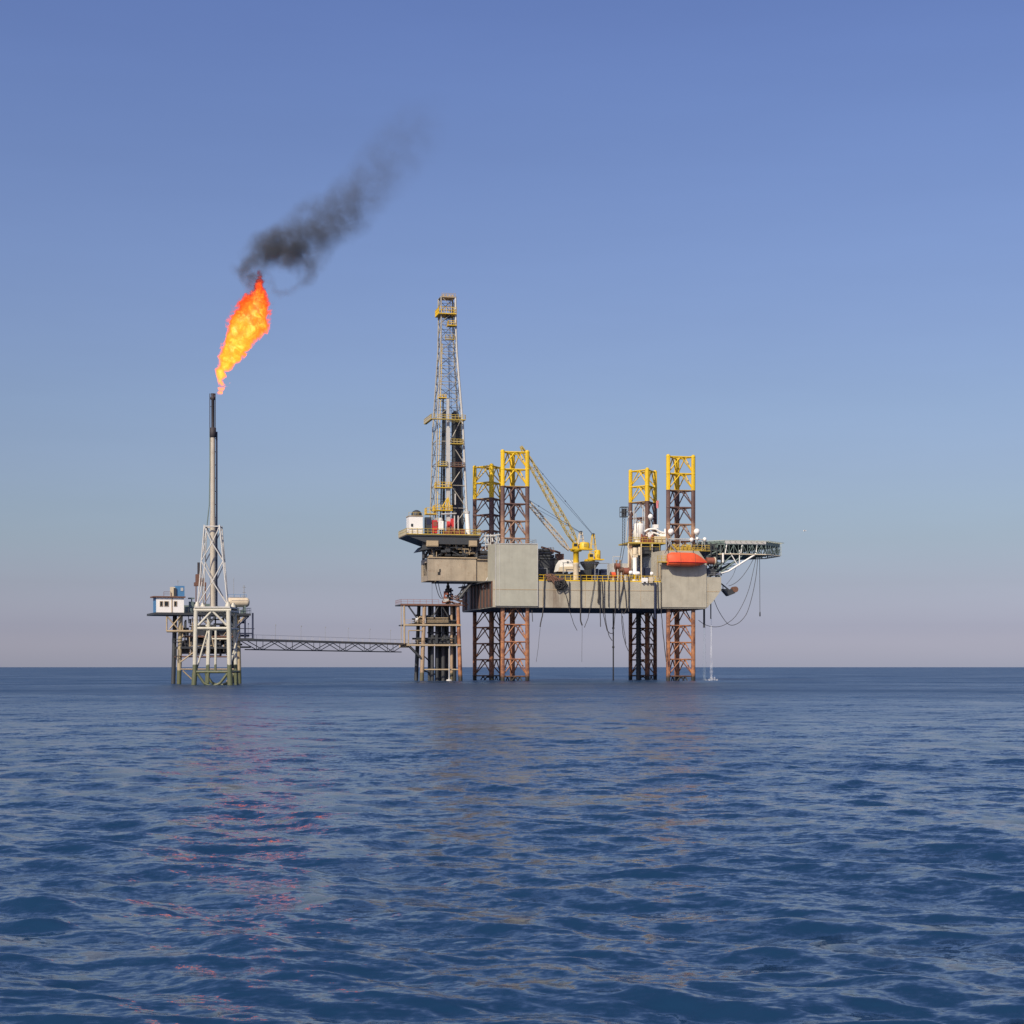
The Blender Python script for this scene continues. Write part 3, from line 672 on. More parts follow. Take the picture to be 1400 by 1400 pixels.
for a_, b_, c_, d_ in ((621.5,705,621.5,727),(626.5,705,626.5,727),(603,703,624,702),(622.5,675,622.5,690)): g = MB(); g.tube(Q(a_,b_,12.4), Q(c_,d_,12.4), .2, 8); part(g, 'pipe', M['lgrey'], de)
for i, (p0_, p1_, dd) in enumerate([(620.3, 627, 18), (627.3, 633.5, 18)]):
    g = MB(); rr = random.Random(i)
    for k in range(11):
        for dk in range(3):
            x = A(p0_+(p1_-p0_)*(k+.5)/11, dd); x2 = A(p0_-1.6*i-.2+(p1_-p0_-1.2)*(k+.5)/11, dd)
            g.tube((x, dd+dk*1.1, zf+.05), (x2, dd+dk*1.1, H(560+rr.uniform(0,6)+(8 if i else 0), 622, dd)), .17, 6)
    solo(g, 'drill_pipe_bundle', M['dark'], ['bundle of dark drill pipes racked nearest the middle of the derrick', 'bundle of dark drill pipes racked against the right derrick leg'][i], 'pipes', group='drill pipes racked in the derrick')

# ------------------------------------------------------------------ cranes
def lattice(g, p, q, w0, w1, n, r, up=Vector((0,1,0))):
    """four-chord lattice boom from p to q"""
    p, q = Vector(p), Vector(q); ax = (q-p).normalized(); u = ax.cross(up).normalized(); v = ax.cross(u)
    def cr(k, i):
        t_ = k/n; w_ = (w0+(w1-w0)*t_)/2; w_ *= min(1, .35+t_*5, .35+(1-t_)*5); a_, b_ = ((-1,-1),(1,-1),(1,1),(-1,1))[i]
        return p.lerp(q, t_) + u*a_*w_ + v*b_*w_
    for k in range(n):
        for i in range(4):
            g.tube(cr(k,i), cr(k+1,i), r, 5)
            a_, b_ = (i, (i+1)%4) if k % 2 else ((i+1)%4, i)
            g.tube(cr(k,a_), cr(k+1,b_), r*.6, 4)
def crane(lab, ped, d, pedbot, pedtop, mat_low, foot, tip, dtip, mast, cab, w_, n, bm):
    z0, z1 = H(pedbot, ped, d), H(pedtop, ped, d); x = A(ped, d)
    e = thing('pedestal_crane', lab, 'crane', (x, d, z0))
    g = MB(); g.lathe((x,d,z0), [(.78,0),(.78,z1-z0-.8),(.95,z1-z0-.5),(.95,z1-z0)], 16); part(g, 'pedestal', M[mat_low], e)
    zc = H(cab[3], cab[0], d)
    g = MB(); g.lathe((x,d,z1+.01), [(.8,0),(.8,zc-z1-.6),(1.6,zc-z1-.35),(1.6,zc-z1)], 16); part(g, 'slewing_column', M['yellow'], e)
    g = MB(); g.box(A(cab[0]-11,d), A(cab[1]+3,d), d-1.6, d+1.6, zc+.01, zc+.35); part(g, 'turntable', M['yellow'], e)
    g = MB(); xm, rr = (A(cab[0],d)+A(cab[1],d))/2, (A(cab[1],d)-A(cab[0],d))/2
    g.lathe((xm,d,zc+.36), [(rr,0),(rr,H(cab[2],cab[0],d)-zc-.7),(rr*.8,H(cab[2],cab[0],d)-zc-.36)], 14); part(g, 'machinery_house', M['yellow'], e)
    g = MB(); g.box(xm-.45, xm+.35, d-rr-.04, d-rr+.1, zc+.8, zc+1.7); part(g, 'door', M['olive'], e)
    g = MB(); g.box(A(cab[0]-9,d), A(cab[0]-3,d), d-1.5, d-.2, zc+.36, zc+1.9); part(g, 'operator_cab', M['yellow'], e)
    g = MB(); g.box(A(cab[0]-8.4,d), A(cab[0]-3.8,d), d-1.56, d-1.505, zc+.9, zc+1.7); part(g, 'window', M['glass'], e)
    g = MB(); mt = Q(mast[0], mast[1], d)
    for dx, dy in ((-1.1,-.8),(1.1,-.8),(-1.1,.8),(1.1,.8)): g.tube((mt.x+dx, d+dy, zc+.36), (mt.x+dx*.25, d+dy*.6, mt.z), .13, 6)
    for k in (.3,.6,.85): 
        zz = zc+.36+(mt.z-zc-.36)*k; s_ = 1-.75*k; g.tube((mt.x-1.1*s_, d-.8, zz), (mt.x+1.1*s_, d-.8, zz), .08, 5)
    part(g, 'gantry_mast', M['cream'] if bm == 'tan' else M['yellow'], e)
    g = MB(); g.tube(mt+Vector((0,-.5,0)), mt+Vector((0,.5,0)), .42, 12); part(g, 'sheave', M['dark'], e)
    pf, pt = Q(foot[0], foot[1], d), Q(tip[0], tip[1], dtip)
    g = MB(); lattice(g, pf, pt, w_*1.15, w_*.8, n, .11 if bm == 'tan' else .14); part(g, 'boom', M[bm], e)
    g = MB(); g.tube(mt, pt.lerp(pf, .04), .055, 5); g.tube(mt+Vector((0,.5,0)), pt.lerp(pf, .22), .045, 5); 
    for k in (.4,.72): g.sphere(mt.lerp(pt.lerp(pf,.04), k), .2, 8, 5)
    part(g, 'hoist_cable', M['navy'], e)
    return e
crane('yellow pedestal crane on a cream column at the deck edge with the lower boom', 787.5, .6, 793, 769.5, 'cream', (778,752), (712,675), 13, (794,728), (791,806,741.5,752), 1.15, 20, 'tan')
crane('second yellow crane behind with the steeper bright boom raised high to the left', 806, 30, 790, 770, 'dark', (790,747), (712,610), 30, (811,731), (812.5,821,752,766), 1.7, 22, 'olive')
g = MB(); g.lathe(Q(806,784,29), [(.6,0),(1.0,.3),(2.9,3.0),(2.9,3.4)], 12); solo(g, 'mud_hopper', M['dark'], 'dark funnel shaped hopper below the second crane', 'hopper')
# ------------------------------------------------------------------ deck things, forward end
zfw = z2
# accommodation block behind the near forward jackhouse, in the rig's own paint
def deckbox(name, lab, cat, px0, px1, py0, py1, d, dd, mat, kind='ribs'): return cabinet(name, lab, cat, px0, px1, py0, py1, d, dd, mat, kind)
e = thing('accommodation_block', 'grey accommodation block with yellow roof railing behind the orange lifeboat', 'building', (A(935,10), 16, DECK))
g = MB(); g.box(A(908,9), A(962,9), 9, 30, DECK+.02, J2TOP+.3); part(g, 'wall', M['grey'], e)
g = MB(); g.box(A(906,8.5), A(970,8.5), 8.4, 30.5, J2TOP+.31, J2TOP+.75); part(g, 'roof', M['dark'], e)
g = MB()
for z_ in (J2TOP-2.5, J2TOP-6):
    for px in (965.2,): g.box(A(px,9)-.06, A(px,9)-.01, 12, 13.2, z_, z_+.9)
part(g, 'window', M['glass'], e)
zr_ = J2TOP+.02
g = MB(); g.box(A(916,-1.6), A(971,-1.6), -1.65, -.9, zr_, zr_+.14); g.rail([(A(917,-1.6),-1.6,zr_+.14),(A(970,-1.6),-1.6,zr_+.14),(A(970,-1.6),-.4,zr_+.14)], 1.5, .085, 1.1); part(g, 'roof_rail', M['olive'], e)
g = MB(); rr = random.Random(8)
for i in range(26):
    p = Q(rr.uniform(917,962), 744, rr.uniform(-1.2,-.8)); h = rr.uniform(.4,1.9); w_ = rr.uniform(.2,.8); g.box(p.x-w_, p.x+w_, p.y, p.y+w_, zr_, zr_+h)
part(g, 'roof_equipment', M['olive'], e)
g = MB(); zt_ = H(736.5, 945, -1)
g.box(A(914,-1), A(961,-1), -1.3, -.75, zt_-.28, zt_)
for px in (915, 930, 945, 960): g.tube((A(px,-1),-1,zr_), (A(px,-1),-1,zt_-.29), .12, 6)
part(g, 'top_deck', M['lgrey'], e)
# braced grey frame above the lifeboat
e = thing('davit', 'grey cross braced boat davit frame with yellow platform left of the lifeboat', 'davit', Q(914, 770, -1))
g = MB(); g.tube(Q(911,735,-1), Q(911,768,-1), .2, 6); g.tube(Q(911,737,-1.6), Q(926,756,-1.6), .26, 6); g.tube(Q(908,757,-1.6), Q(918,738,-1.6), .22, 6); g.tube(Q(909,752,-1), Q(920,762,-1), .16, 6); g.tube(Q(911,737,-1.6), Q(911,752,-3.4), .16, 6)
g.tube(Q(926,755,-1.6), Q(924,757,-3.6), .16, 6); g.tube(Q(956,764,-1.8), Q(955,760,-3.6), .16, 6); part(g, 'frame', M['grey'], e)
g = MB(); zz = H(768, 905, -1.9); g.box(A(898,-1.6), A(916,-1.6), -3.6, -1.8, zz-.28, zz); part(g, 'platform', M['olive'], e)
g = MB(); g.rail([(A(899,-3.5),-3.5,zz),(A(915,-3.5),-3.5,zz)], 1.5, .08, 1.2); part(g, 'railing', M['olive'], e)
g = MB(); g.tube(Q(899,769,-2.5), Q(899,790,-1.6), .25, 6); g.tube(Q(903,772,-2.5), Q(903,793,-1.6), .16, 6); part(g, 'post', M['tan'], e)
# lifeboat: a closed hull lofted from stations
e = thing('lifeboat', 'orange enclosed lifeboat hung over the hull side below the grey davit', 'lifeboat', Q(938, 775, -3.6))
xL, xR = A(912.5,-3.6), A(966,-3.6); zb0 = H(774.5, 938, -3.6); zt0 = H(755.5, 938, -3.6); zm0 = H(769, 938, -3.6)
def station(t_):
    x = xL + (xR-xL)*t_
    wd = 1.55*min(1, .72+1.4*t_)*(1 if t_ < .55 else max(.03, 1-((t_-.55)/.45)**1.7))
    top = zt0 - (.0 if .1 < t_ < .62 else (.5*(1-t_/.1) if t_ <= .1 else ((t_-.62)/.38)**1.5*(zt0-zm0)*.86))
    bot = zb0 + (0 if t_ < .6 else ((t_-.6)/.4)**2*(zm0-zb0)*1.0) + (.25*(1-t_/.08) if t_ < .08 else 0)
    return x, wd, top, bot
def loft(lo):
    g = MB(); vs = []; n = 20; prof_ = [(.0,-1),(.55,-.92),(.9,-.5),(1.0,.0)] if lo else [(1.0,.0),(.93,.35),(.72,.75),(.4,.97),(0,1)]
    full = [(-a_,b_) for a_, b_ in prof_[::-1]][:-1] + prof_ if lo else prof_ + [(-a_,b_) for a_, b_ in prof_[::-1]][1:]
    for k in range(n+1):
        x, wd, top, bot = station(k/n)
        for a_, b_ in full: vs.append((x, -3.6+a_*wd, zm0 + (b_*(top-zm0) if b_ > 0 else b_*(zm0-bot))))
    m_ = len(full); fs = [(k*m_+i, k*m_+i+1, (k+1)*m_+i+1, (k+1)*m_+i) for k in range(n) for i in range(m_-1)]
    g.add(vs, fs, True); g.add(vs, [list(range(m_)), list(range(n*m_, (n+1)*m_))]); return g
part(loft(True), 'boat_hull', M['orange'], e); part(loft(False), 'canopy', M['orange'], e)
g = MB(); pts_ = [(station(k/20)[0], -3.6-station(k/20)[1]*1.03, zm0) for k in range(21)]; g.hose(pts_, .12, 6); part(g, 'fender_rail', M['red'], e)
for t_ in (.3, .68):
    g = MB(); x, wd, top, bot = station(t_)
    g.hose([(x, -3.6+a_*wd*1.02, zm0 + (b_*1.02*(top-zm0) if b_ > 0 else b_*1.02*(zm0-bot))) for a_, b_ in ((-.55,-.92),(-.9,-.5),(-1,0),(-.93,.35),(-.72,.75),(-.4,.97),(0,1),(.4,.97),(.93,.35))], .045, 5); part(g, 'strap', M['brown'], e)
g = MB(); x, wd, top, bot = station(.24); g.tube((x,-3.6,top-.05),(x,-3.6,top+.5),.12,6); x, wd, top, bot = station(.66); g.tube((x,-3.6,top-.1),(x,-3.6,top+.8),.12,6); part(g, 'lifting_hook', M['dark'], e)
# dark recess gear and an orange drum by the bow
e = thing('rescue_winch', 'small orange and tan winch with dark housing just right of the lifeboat bow', 'winch', Q(969, 787, -1))
g = MB(); g.box(A(961,-.9), A(978,-.9), -1.2, 2, H(786.5,969,-.9), H(778,969,-.9)); part(g, 'housing', M['dark'], e)
g = MB(); c = Q(970, 767, -1.4); g.tube(c-Vector((.9,0,0)), c+Vector((1.3,0,0)), 1.0, 12); part(g, 'drum', M['rust'], e)
g = MB(); g.tube(c+Vector((1.31,0,0)), c+Vector((1.6,0,0)), 1.15, 12); part(g, 'flange', M['cream'], e)
g = MB(); g.tube(Q(966,779,-1), Q(966,765,-1), .2, 6); g.tube(Q(975,779,-1), Q(975,762,-1), .2, 6); g.tube(Q(963,766,-.6), Q(979,785,-.6), .18, 6); part(g, 'frame', M['dark'], e)
e = thing('access_stair', 'dark steel stair tower under the near end of the helideck', 'stairs', Q(978, 786, 4))
g = MB()
for px in (964, 972, 980, 986): g.tube(Q(px,787,4), Q(px,742,4), .2, 6)
part(g, 'post', M['dark'], e)
g = MB()
for i, py in enumerate((752, 761, 770, 779)):
    z_ = H(py, 975, 4); g.box(A(963,4), A(986,4), 4, 7, z_-.12, z_); a_, b_ = (965, 984) if i % 2 else (984, 965); g.tube(Q(a_,py,4.2), Q(b_,py+9,4.2), .22, 5)
part(g, 'landing', M['teal'], e)
g = MB(); g.box(A(956,5), A(985,5), 5, 8, H(760,970,5), H(744,970,5)); g.box(A(978,4.4), A(983,4.4), 4.4, 6, H(787,980,4.4), H(773,980,4.4)); part(g, 'cladding', M['dark'], e)

# helideck
hd_ = thing('helideck', 'octagonal helideck on a white strutted truss reaching out past the bow', 'helideck', Q(1010, 790, 8))
zt_ = H(740.5, 1000, 6); zb_2 = H(758.5, 1000, 6)
xl, xr = A(966,4), A(1050,4); dw = 24
oct_ = [(xl+5,3),(xr-1,3),(A(1068,8),9),(A(1068,8),20),(xr-1,3+dw),(xl+5,3+dw),(xl,20),(xl,9)]
g = MB(); g.prismz(oct_, zt_-1.1, zt_); part(g, 'deck', M['teal'], hd_)
g = MB(); g.prismz([(x, d-.08) if d == 3 else (x,d) for x, d in [(xl+5,3),(xr-1,3),(xr-1,3.02),(xl+5,3.02)]], zt_-.85, zt_-.02); part(g, 'edge_stripe', M['lgrey'], hd_)
g = MB(); gw = MB()
sides = list(zip(oct_, oct_[1:]+oct_[:1]))
for (p, q) in sides:
    p, q = Vector((*p, zb_2)), Vector((*q, zb_2)); up = Vector((0,0,zt_-1.1-zb_2)); n_ = max(3, round((q-p).length/1.4))
    gw.tube(p, q, .16, 6)
    for k in range(n_):
        a_, b_ = p.lerp(q, k/n_), p.lerp(q, (k+1)/n_); g.tube(a_, a_+up, .08, 5); g.tube(a_ if k % 2 else a_+up, b_+up if k % 2 else b_, .09, 5)
for d in (7, 11, 15, 19, 23):
    g.tube((xl+1,d,zb_2), (xr+2,d,zb_2), .16, 5); n_ = 18
    for k in range(n_):
        a_, b_ = xl+1+(xr+1-xl)*k/n_, xl+1+(xr+1-xl)*(k+1)/n_; g.tube((a_,d,zb_2 if k%2 else zt_-1.1), (b_,d,zt_-1.1 if k%2 else zb_2), .1, 5)
for k in range(7):
    x = xl+3+(xr-xl-4)*k/6; g.tube((x,3,zb_2), (x,27,zb_2), .14, 5); g.box(x-.12, x+.12, 3.2, 26.8, zt_-1.9, zt_-1.12)
part(g, 'truss', M['teal'], hd_); part(gw, 'lower_chord', M['cream'], hd_)
g = MB(); za = H(784, 986, 3.2)
P1, P2 = Vector((aR+.05, 3.2, za-.4)), Vector((A(1034,3.2), 3.2, zb_2+.2))
g.tube(Q(996,781,3.2), P2, .26, 8); g.tube(P1, Q(997,780.7,3.2), .2, 8)
part(g, 'main_strut', M['white'], hd_)
g = MB(); [g.tube(Q(a_,b_,3.1), Q(c_,d_,3.1), .15 if i else .3, 6) for i, (a_,b_,c_,d_) in enumerate([(988.5,769,988.5,756),(1011,773,1011,752),(994,742,991.5,757),(1015,743,1013,756),(1035,744,1034,755),(998,755,1008,772)])]
part(g, 'strut', M['white'], hd_)
g = MB()
for d in (3.4, 10, 17): g.tube((aR+.05, d, za-1), (A(1018,d), d, zb_2+.2), .24, 6); g.tube((aR+.05,d,za+.6), (A(1003,d),d,zb_2+.2), .2, 6)
for k in range(5): g.tube((aR+1+k*1.6, 3.4, za-1+1.1*k), (aR+1+k*1.6, 17, za-1+1.1*k), .12, 5)
part(g, 'rear_brace', M['teal'], hd_)
g = MB(); p, q = Vector((A(1052,6),5,zt_)), Vector((A(1068,8)+.3,9,zt_))
for (p, q) in sides:
    p, q = Vector((*p, zt_-.2)), Vector((*q, zt_-.2)); c_ = Vector(((xl+xr)/2, 15, zt_)); o1, o2 = (p-c_).normalized()*1.2, (q-c_).normalized()*1.2; o1.z = o2.z = .25
    g.tube(p+o1, q+o2, .06, 5); n_ = max(2, round((q-p).length/1.6))
    for k in range(n_+1): g.tube(p.lerp(q,k/n_), (p+o1).lerp(q+o2,k/n_), .05, 4)
part(g, 'safety_net', M['net'], hd_)
g = MB()
xx = A(1068,8)+.35
for k in range(12): g.tube((xx, 9+k, zb_2+.1), (xx, 9+k, zt_-.1), .05, 4)
for k in range(5): g.tube((xx, 9, zb_2+.3+k*.8), (xx, 20, zb_2+.3+k*.8), .04, 4)
part(g, 'side_net', M['net'], hd_)
# anchor
e = thing('anchor', 'dark rusty ship anchor racked on a bracket below the helideck', 'anchor', Q(998, 814, 4))
g = MB(); c = Q(1004, 806, 4)
g.tube(Q(990,808,4), Q(1003,807,4), .32, 8); part(g, 'shank', M['dark'], e)
g = MB(); g.prism([(p.x, p.z) for p in (Q(988,807,3.4), Q(995,815,3.4), Q(1005,811,3.4), Q(1002,805,3.4))], 3.2, 4.9); part(g, 'fluke', M['dark'], e)
g = MB(); g.tube(c+Vector((0,-1,0)), c+Vector((0,1,0)), .85, 12); part(g, 'crown', M['brown'], e)

# white radomes on thin stalks
for px, py, r_, d, foot, lab in [(889.5,706.5,3.6,24,722,'white radome high on a thin mast beside the far forward leg'), (917.3,727,4.1,-1,736,'white satellite dome left of the near forward leg on the roof'),
        (952.7,727,4.2,-1,736,'larger white satellite dome right of the near forward leg'), (945.7,738,2.9,-1.7,746,'white dome in front of the yellow roof railing'), (953.3,736.5,2.1,-1.7,746,'smallest white dome between two larger ones at the roof edge'), (963.5,737.5,2.8,-1.0,750,'white dome nearest the helideck')]:
    e = thing('satellite_dome', lab, 'satellite dome', Q(px, foot, d), group='white satellite domes on the rig roof'); rm = r_*RIG.Y(A(px,d),d)/FPX
    g = MB(); g.sphere(Q(px,py,d), rm, 16, 12, 1.05); part(g, 'dome', M['white'], e)
    g = MB(); g.tube(Q(px,foot,d), Q(px,py,d), .16, 6); g.tube(Q(px,py+r_*.9,d), Q(px,py+r_*1.15,d), rm*.6, 10); part(g, 'stalk', M['grey'], e)
# white tank and pipework in front of the far leg
zpl = H(742, 880, 22)
e = thing('deck_house', 'rusty red and yellow equipment deck on posts below the white tank', 'platform', (A(878,22), 26, DECK))
g = MB(); g.box(A(859,20), A(912,20), 20, 30, zpl-.4, zpl); part(g, 'deck', M['olive'], e)
g = MB(); g.rail([(A(859.5,20),20.1,zpl),(A(911,20),20.1,zpl)], 1.4, .08, 1.4); z3 = H(752,870,19); g.rail([(A(876,19),19,z3),(A(902,19),19,z3)], 2.0, .09, 2.4); part(g, 'railing', M['olive'], e)
g = MB()
for px in (859.5, 877, 892): g.tube((A(px,20),20.2,DECK), (A(px,20),20.2,zpl-.4), .22, 6)
g.tube(Q(858,746,20), Q(865,765,20), .24, 6); part(g, 'post', M['cream'], e)
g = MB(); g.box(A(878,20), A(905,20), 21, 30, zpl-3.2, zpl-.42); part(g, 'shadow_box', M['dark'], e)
g = MB(); rr = random.Random(4)
for i in range(20): p = Q(rr.uniform(876,894), 742, rr.uniform(20.3,22)); h = rr.uniform(.7,2.6); g.tube((p.x,p.y,zpl), (p.x,p.y,zpl+h), rr.uniform(.1,.3), 6)
g.box(A(877,20.4), A(894,20.4), 20.4, 21.5, zpl, zpl+1.1); part(g, 'pump_skid', M['rust'], e)
g = MB(); g.box(A(895,20.5), A(912,20.5), 20.6, 24, zpl, zpl+1.9); part(g, 'cabin', M['cream'], e)
e = thing('white_tank', 'large white round tank in front of the far forward leg', 'tank', Q(873, 736, 23))
g = MB(); c = Q(873, 742, 23); g.lathe((c.x,c.y,zpl+.01), [(1.2,0),(1.2,.9),(1.72,1.2),(1.72,5.2),(1.6,5.5),(1.2,5.6)], 20); part(g, 'shell', M['white'], e)
g = MB(); [g.tube((c.x+math.cos(q)*1.76, c.y+math.sin(q)*1.76, zpl+1.2), (c.x+math.cos(q)*1.76, c.y+math.sin(q)*1.76, zpl+5.3), .06, 5) for q in (-2.2, -1.9)]; part(g, 'ladder', M['grey'], e)
g = MB(); g.lathe(c+Vector((.4,0,zpl+5.62-c.z)), [(.5,0),(.5,.5),(.2,.6)], 10); part(g, 'hatch', M['cream'], e)
e = thing('white_pipework', 'thick white bent pipes and boxes to the right of the white tank', 'pipes', Q(895, 740, 22))
g = MB(); g.hose([Q(a_,b_,22) for a_,b_ in [(881,727),(886,724),(892,723),(897,723.5),(900,726),(905,728),(910,728.5)]], .3, 8); g.hose([Q(a_,b_,22.5) for a_,b_ in [(884,738),(884,730),(889,727),(896,729),(904,732),(910,731)]], .26, 8); part(g, 'pipe', M['white'], e)
g = MB(); g.box(A(886,22), A(893,22), 22, 23.5, zpl, H(729,888,22)); g.box(A(894,22), A(900,22), 22, 23.5, H(722,897,22), H(717,897,22)); g.box(A(903,22), A(909,22), 22, 23.5, zpl+1.9, H(727,906,22)); part(g, 'box', M['white'], e)
g = MB(); g.tube(Q(909.5,740,22), Q(909.5,723,22), .3, 8); part(g, 'vent', M['white'], e)
e = thing('small_crane', 'white knuckle crane post standing beside the grey jackhouse', 'crane', Q(868, 785, 8))
g = MB(); c = Q(868,790,8); g.lathe((c.x,c.y,DECK), [(.9,0),(.9,1),(.6,1.4),(.6,H(758,868,8)-DECK)], 12); part(g, 'post', M['white'], e)
g = MB(); g.tube(Q(868,758,8), Q(868.5,749,8), .75, 10); g.box(A(865.6,8), A(871,8), 7.4, 8.6, H(762,868,8), H(757,868,8)); part(g, 'head', M['cream'], e)
g = MB(); g.tube(Q(868.5,750,8), Q(874.5,757,8), .35, 8); g.tube(Q(874.5,748,8), Q(874.5,759,8), .42, 8); g.tube(Q(863,750,8), Q(864,760,8), .3, 8); part(g, 'arm', M['cream'], e)
# lattice vent mast with caged top
e = thing('vent_mast', 'thin grey lattice mast with a square cage at its top left of the far leg', 'mast', Q(853, 775, 20))
g = MB(); pts_ = [Q(853,695,20), Q(852.5,745,20), Q(848.5,768,20)]
for off in (-.35, .35): g.line([p+Vector((off,0,0)) for p in pts_] + [Q(848,782,20)+Vector((off,0,0))], .09, 5)
for k in range(26): p = pts_[0].lerp(pts_[1], k/26); q = pts_[0].lerp(pts_[1], (k+1)/26); s_ = (.35,-.35)[k%2]; g.tube(p+Vector((s_,0,0)), q-Vector((s_,0,0)), .05, 4)
part(g, 'lattice', M['dark'], e)
g = MB(); c = Q(853,701,20); q_ = .95
for dx in (-1,0,1):
    for dy in (-1,1): g.tube(c+Vector((dx*q_,dy*q_,-1.2)), c+Vector((dx*q_,dy*q_,1.6)), .1, 5)
for dz in (-1.2,.2,1.6):
    for dy in (-1,1): g.tube(c+Vector((-q_,dy*q_,dz)), c+Vector((q_,dy*q_,dz)), .1, 5); g.tube(c+Vector((dy*q_,-q_,dz)), c+Vector((dy*q_,q_,dz)), .1, 5)
g.box(c.x-.5, c.x+.7, c.y-.5, c.y+.5, c.z-.9, c.z+1.1); part(g, 'cage', M['dark'], e)
g = MB(); g.box(A(838,20), A(850,20), 20, 20.2, H(761,844,20)-.1, H(761,844,20)+.1); g.tube(Q(838,761,20), Q(838,784,20), .09, 5); g.tube(Q(857,695,20), Q(860,700,20), .12, 5); g.hose([Q(856,740,20),Q(858,712,20),Q(862,699,20),Q(866,699,20),Q(867,720,20)], .14, 6); part(g, 'pipe', M['lgrey'], e)
# pale pipe frame beside the far leg top
e = thing('vent_pipes', 'group of tall thin pale vent pipes standing against the far forward leg', 'pipes', Q(872, 742, 26))
g = MB()
for px, t_ in ((867,690),(869.5,702),(872,712),(879,690),(881.5,694)): g.tube(Q(px,741,26), Q(px,t_,26), .16, 6)
g.tube(Q(867,692,26), Q(881,692,26), .1, 5); part(g, 'pipe', M['lgrey'], e)
# flag
e = thing('flag', 'faded red flag on a thin pole right of the far forward leg', 'flag', Q(900, 742, 25))
g = MB(); g.tube(Q(900.8,741,25), Q(900.8,682,25), .07, 6); part(g, 'pole', M['lgrey'], e)
g = MB(); n_ = 8; vs = []
for i in range(n_+1):
    for j in range(5): p = Q(900.7-3.2*i/n_, 684+2.6*j, 25); vs.append(p+Vector((0, .22*math.sin(i*.9+j*.5), -.12*i/n_)))
g.add(vs, [(i*5+j, i*5+j+1, (i+1)*5+j+1, (i+1)*5+j) for i in range(n_) for j in range(4)], True)
vs2 = [v+Vector((0,.03,0)) for v in vs]; g.add(vs2, [(i*5+j, (i+1)*5+j, (i+1)*5+j+1, i*5+j+1) for i in range(n_) for j in range(4)], True)
part(g, 'cloth', M['flag'], e)

# middle of the deck
e = thing('pipe_rack', 'dark stacked pipes and equipment on deck behind the big grey box', 'pipe rack', (A(752,14), 15, DECK))  # base and pipes plain dark, gear brown, rail grey
g = MB(); g.box(A(735,12), A(764,12), 12, 20, DECK+.02, H(766,750,12)); part(g, 'base', M['dark'], e)
g = MB()
for k in range(5):
    for r_ in range(4): g.tube((A(736,13),12.6+k*.9,H(764,750,12)+r_*.82), (A(760-r_*3,13),12.6+k*.9,H(764,750,12)+r_*.82), .4, 10)
part(g, 'pipe', M['dark'], e)
g = MB(); g.box(A(749,14), A(757,14), 14, 16, H(757,750,14), H(752,750,14)); g.tube(Q(740,748,15), Q(766,756,15), .3, 8); g.box(A(761,16), A(771,16), 16, 18, DECK, H(757,766,16)); part(g, 'gear', M['brown'], e)
g = MB(); g.tube(Q(749,749,16), Q(757,749,16), .12, 6); [g.tube(Q(p,749,16), Q(p,756,16), .1, 5) for p in (749,753,757)]; part(g, 'rail', M['grey'], e)
e = thing('white_deck_house', 'white slant roofed box on deck left of the cream crane column', 'deck house', (A(775,6), 8, DECK))
g = MB(); g.prism([(A(763.5,5),H(781,770,5)),(A(792,5),H(780,790,5)),(A(792,5),H(766,790,5)),(A(770,5),H(765,770,5)),(A(766,5),H(771,766,5))], 5, 10); part(g, 'body', M['white'], e)
g = MB(); g.prism([(A(763,4.9),H(781.5,770,5)),(A(793,4.9),H(781.5,790,5)),(A(793,4.9),H(774,790,5)),(A(765,4.9),H(775,770,5))], 4.75, 4.97); part(g, 'lower_panel', M['cream'], e)
g = MB(); g.box(A(775,4.9), A(777.5,4.9), 4.9, 4.99, H(770,776,5), H(767.5,776,5)); part(g, 'window', M['glass'], e)
g = MB(); [g.box(A(p,6), A(p+2,6), 5.4, 9.6, DECK+.02, H(781.6,770,5)-.02) for p in (764,774,784)]; part(g, 'skid', M['dark'], e)
cabinet('long_skid', 'low dark skid running along the deck under the white slant roofed box', 'skid', 742, 786, 784, 794, 2.6, 1.6, 'dark', 'ribs')
cabinet('storage_box', 'navy blue box on deck, left one of the pair right of the crane', 'box', 812, 818, 777.5, 786, 5, 2.5, 'navy', 'ribs')
cabinet('storage_box', 'navy blue box on deck, right one of the pair beside the frame post', 'box', 822, 829.5, 778, 786, 5, 2.5, 'navy', 'ribs')
cabinet('dark_skid', 'long low dark machinery skid behind the yellow guard rail', 'skid', 793, 818, 779, 794, 9, 4, 'dark', 'ribs')
cabinet('dark_skid', 'wide flat dark skid under the two navy boxes', 'skid', 809, 834, 786, 794, 5.2, 3, 'navy', 'ribs')
cabinet('grey_container', 'pale grey container partly behind the lattice mast foot', 'container', 838, 858, 770, 794, 24, 6, 'lgrey', 'ribs')
for px, py, r_, mat, lab in [(844,774,2.6,'rust','dull red round drum on deck left of the hose cluster'), (855.5,781,3.2,'rust','brick red fat drum on deck beside the yellow railing'), (849,779,2.2,'brown','brown drum between the two red drums'), (838,786,2.6,'orange','small orange drum behind the guard rail near the deck frame')]:
    c = Q(px, py, 2); rm = r_*.203; e = thing('drum', lab, 'drum', (c.x, c.y, DECK), group='drums on the deck edge')
    g = MB(); g.tube(c-Vector((rm*1.1,0,0)), c+Vector((rm*1.1,0,0)), rm*1.5, 14); part(g, 'body', M[mat], e)
    g = MB(); [g.tube(c+Vector((s_*rm*1.2,0,0)), c+Vector((s_*rm*1.35,0,0)), rm*1.75, 14) for s_ in (-1,1)]; [g.box(c.x+s_*rm-.1, c.x+s_*rm+.1, c.y-.3, c.y+.3, DECK, c.z) for s_ in (-1,1)]; part(g, 'flange', M['brown'], e)
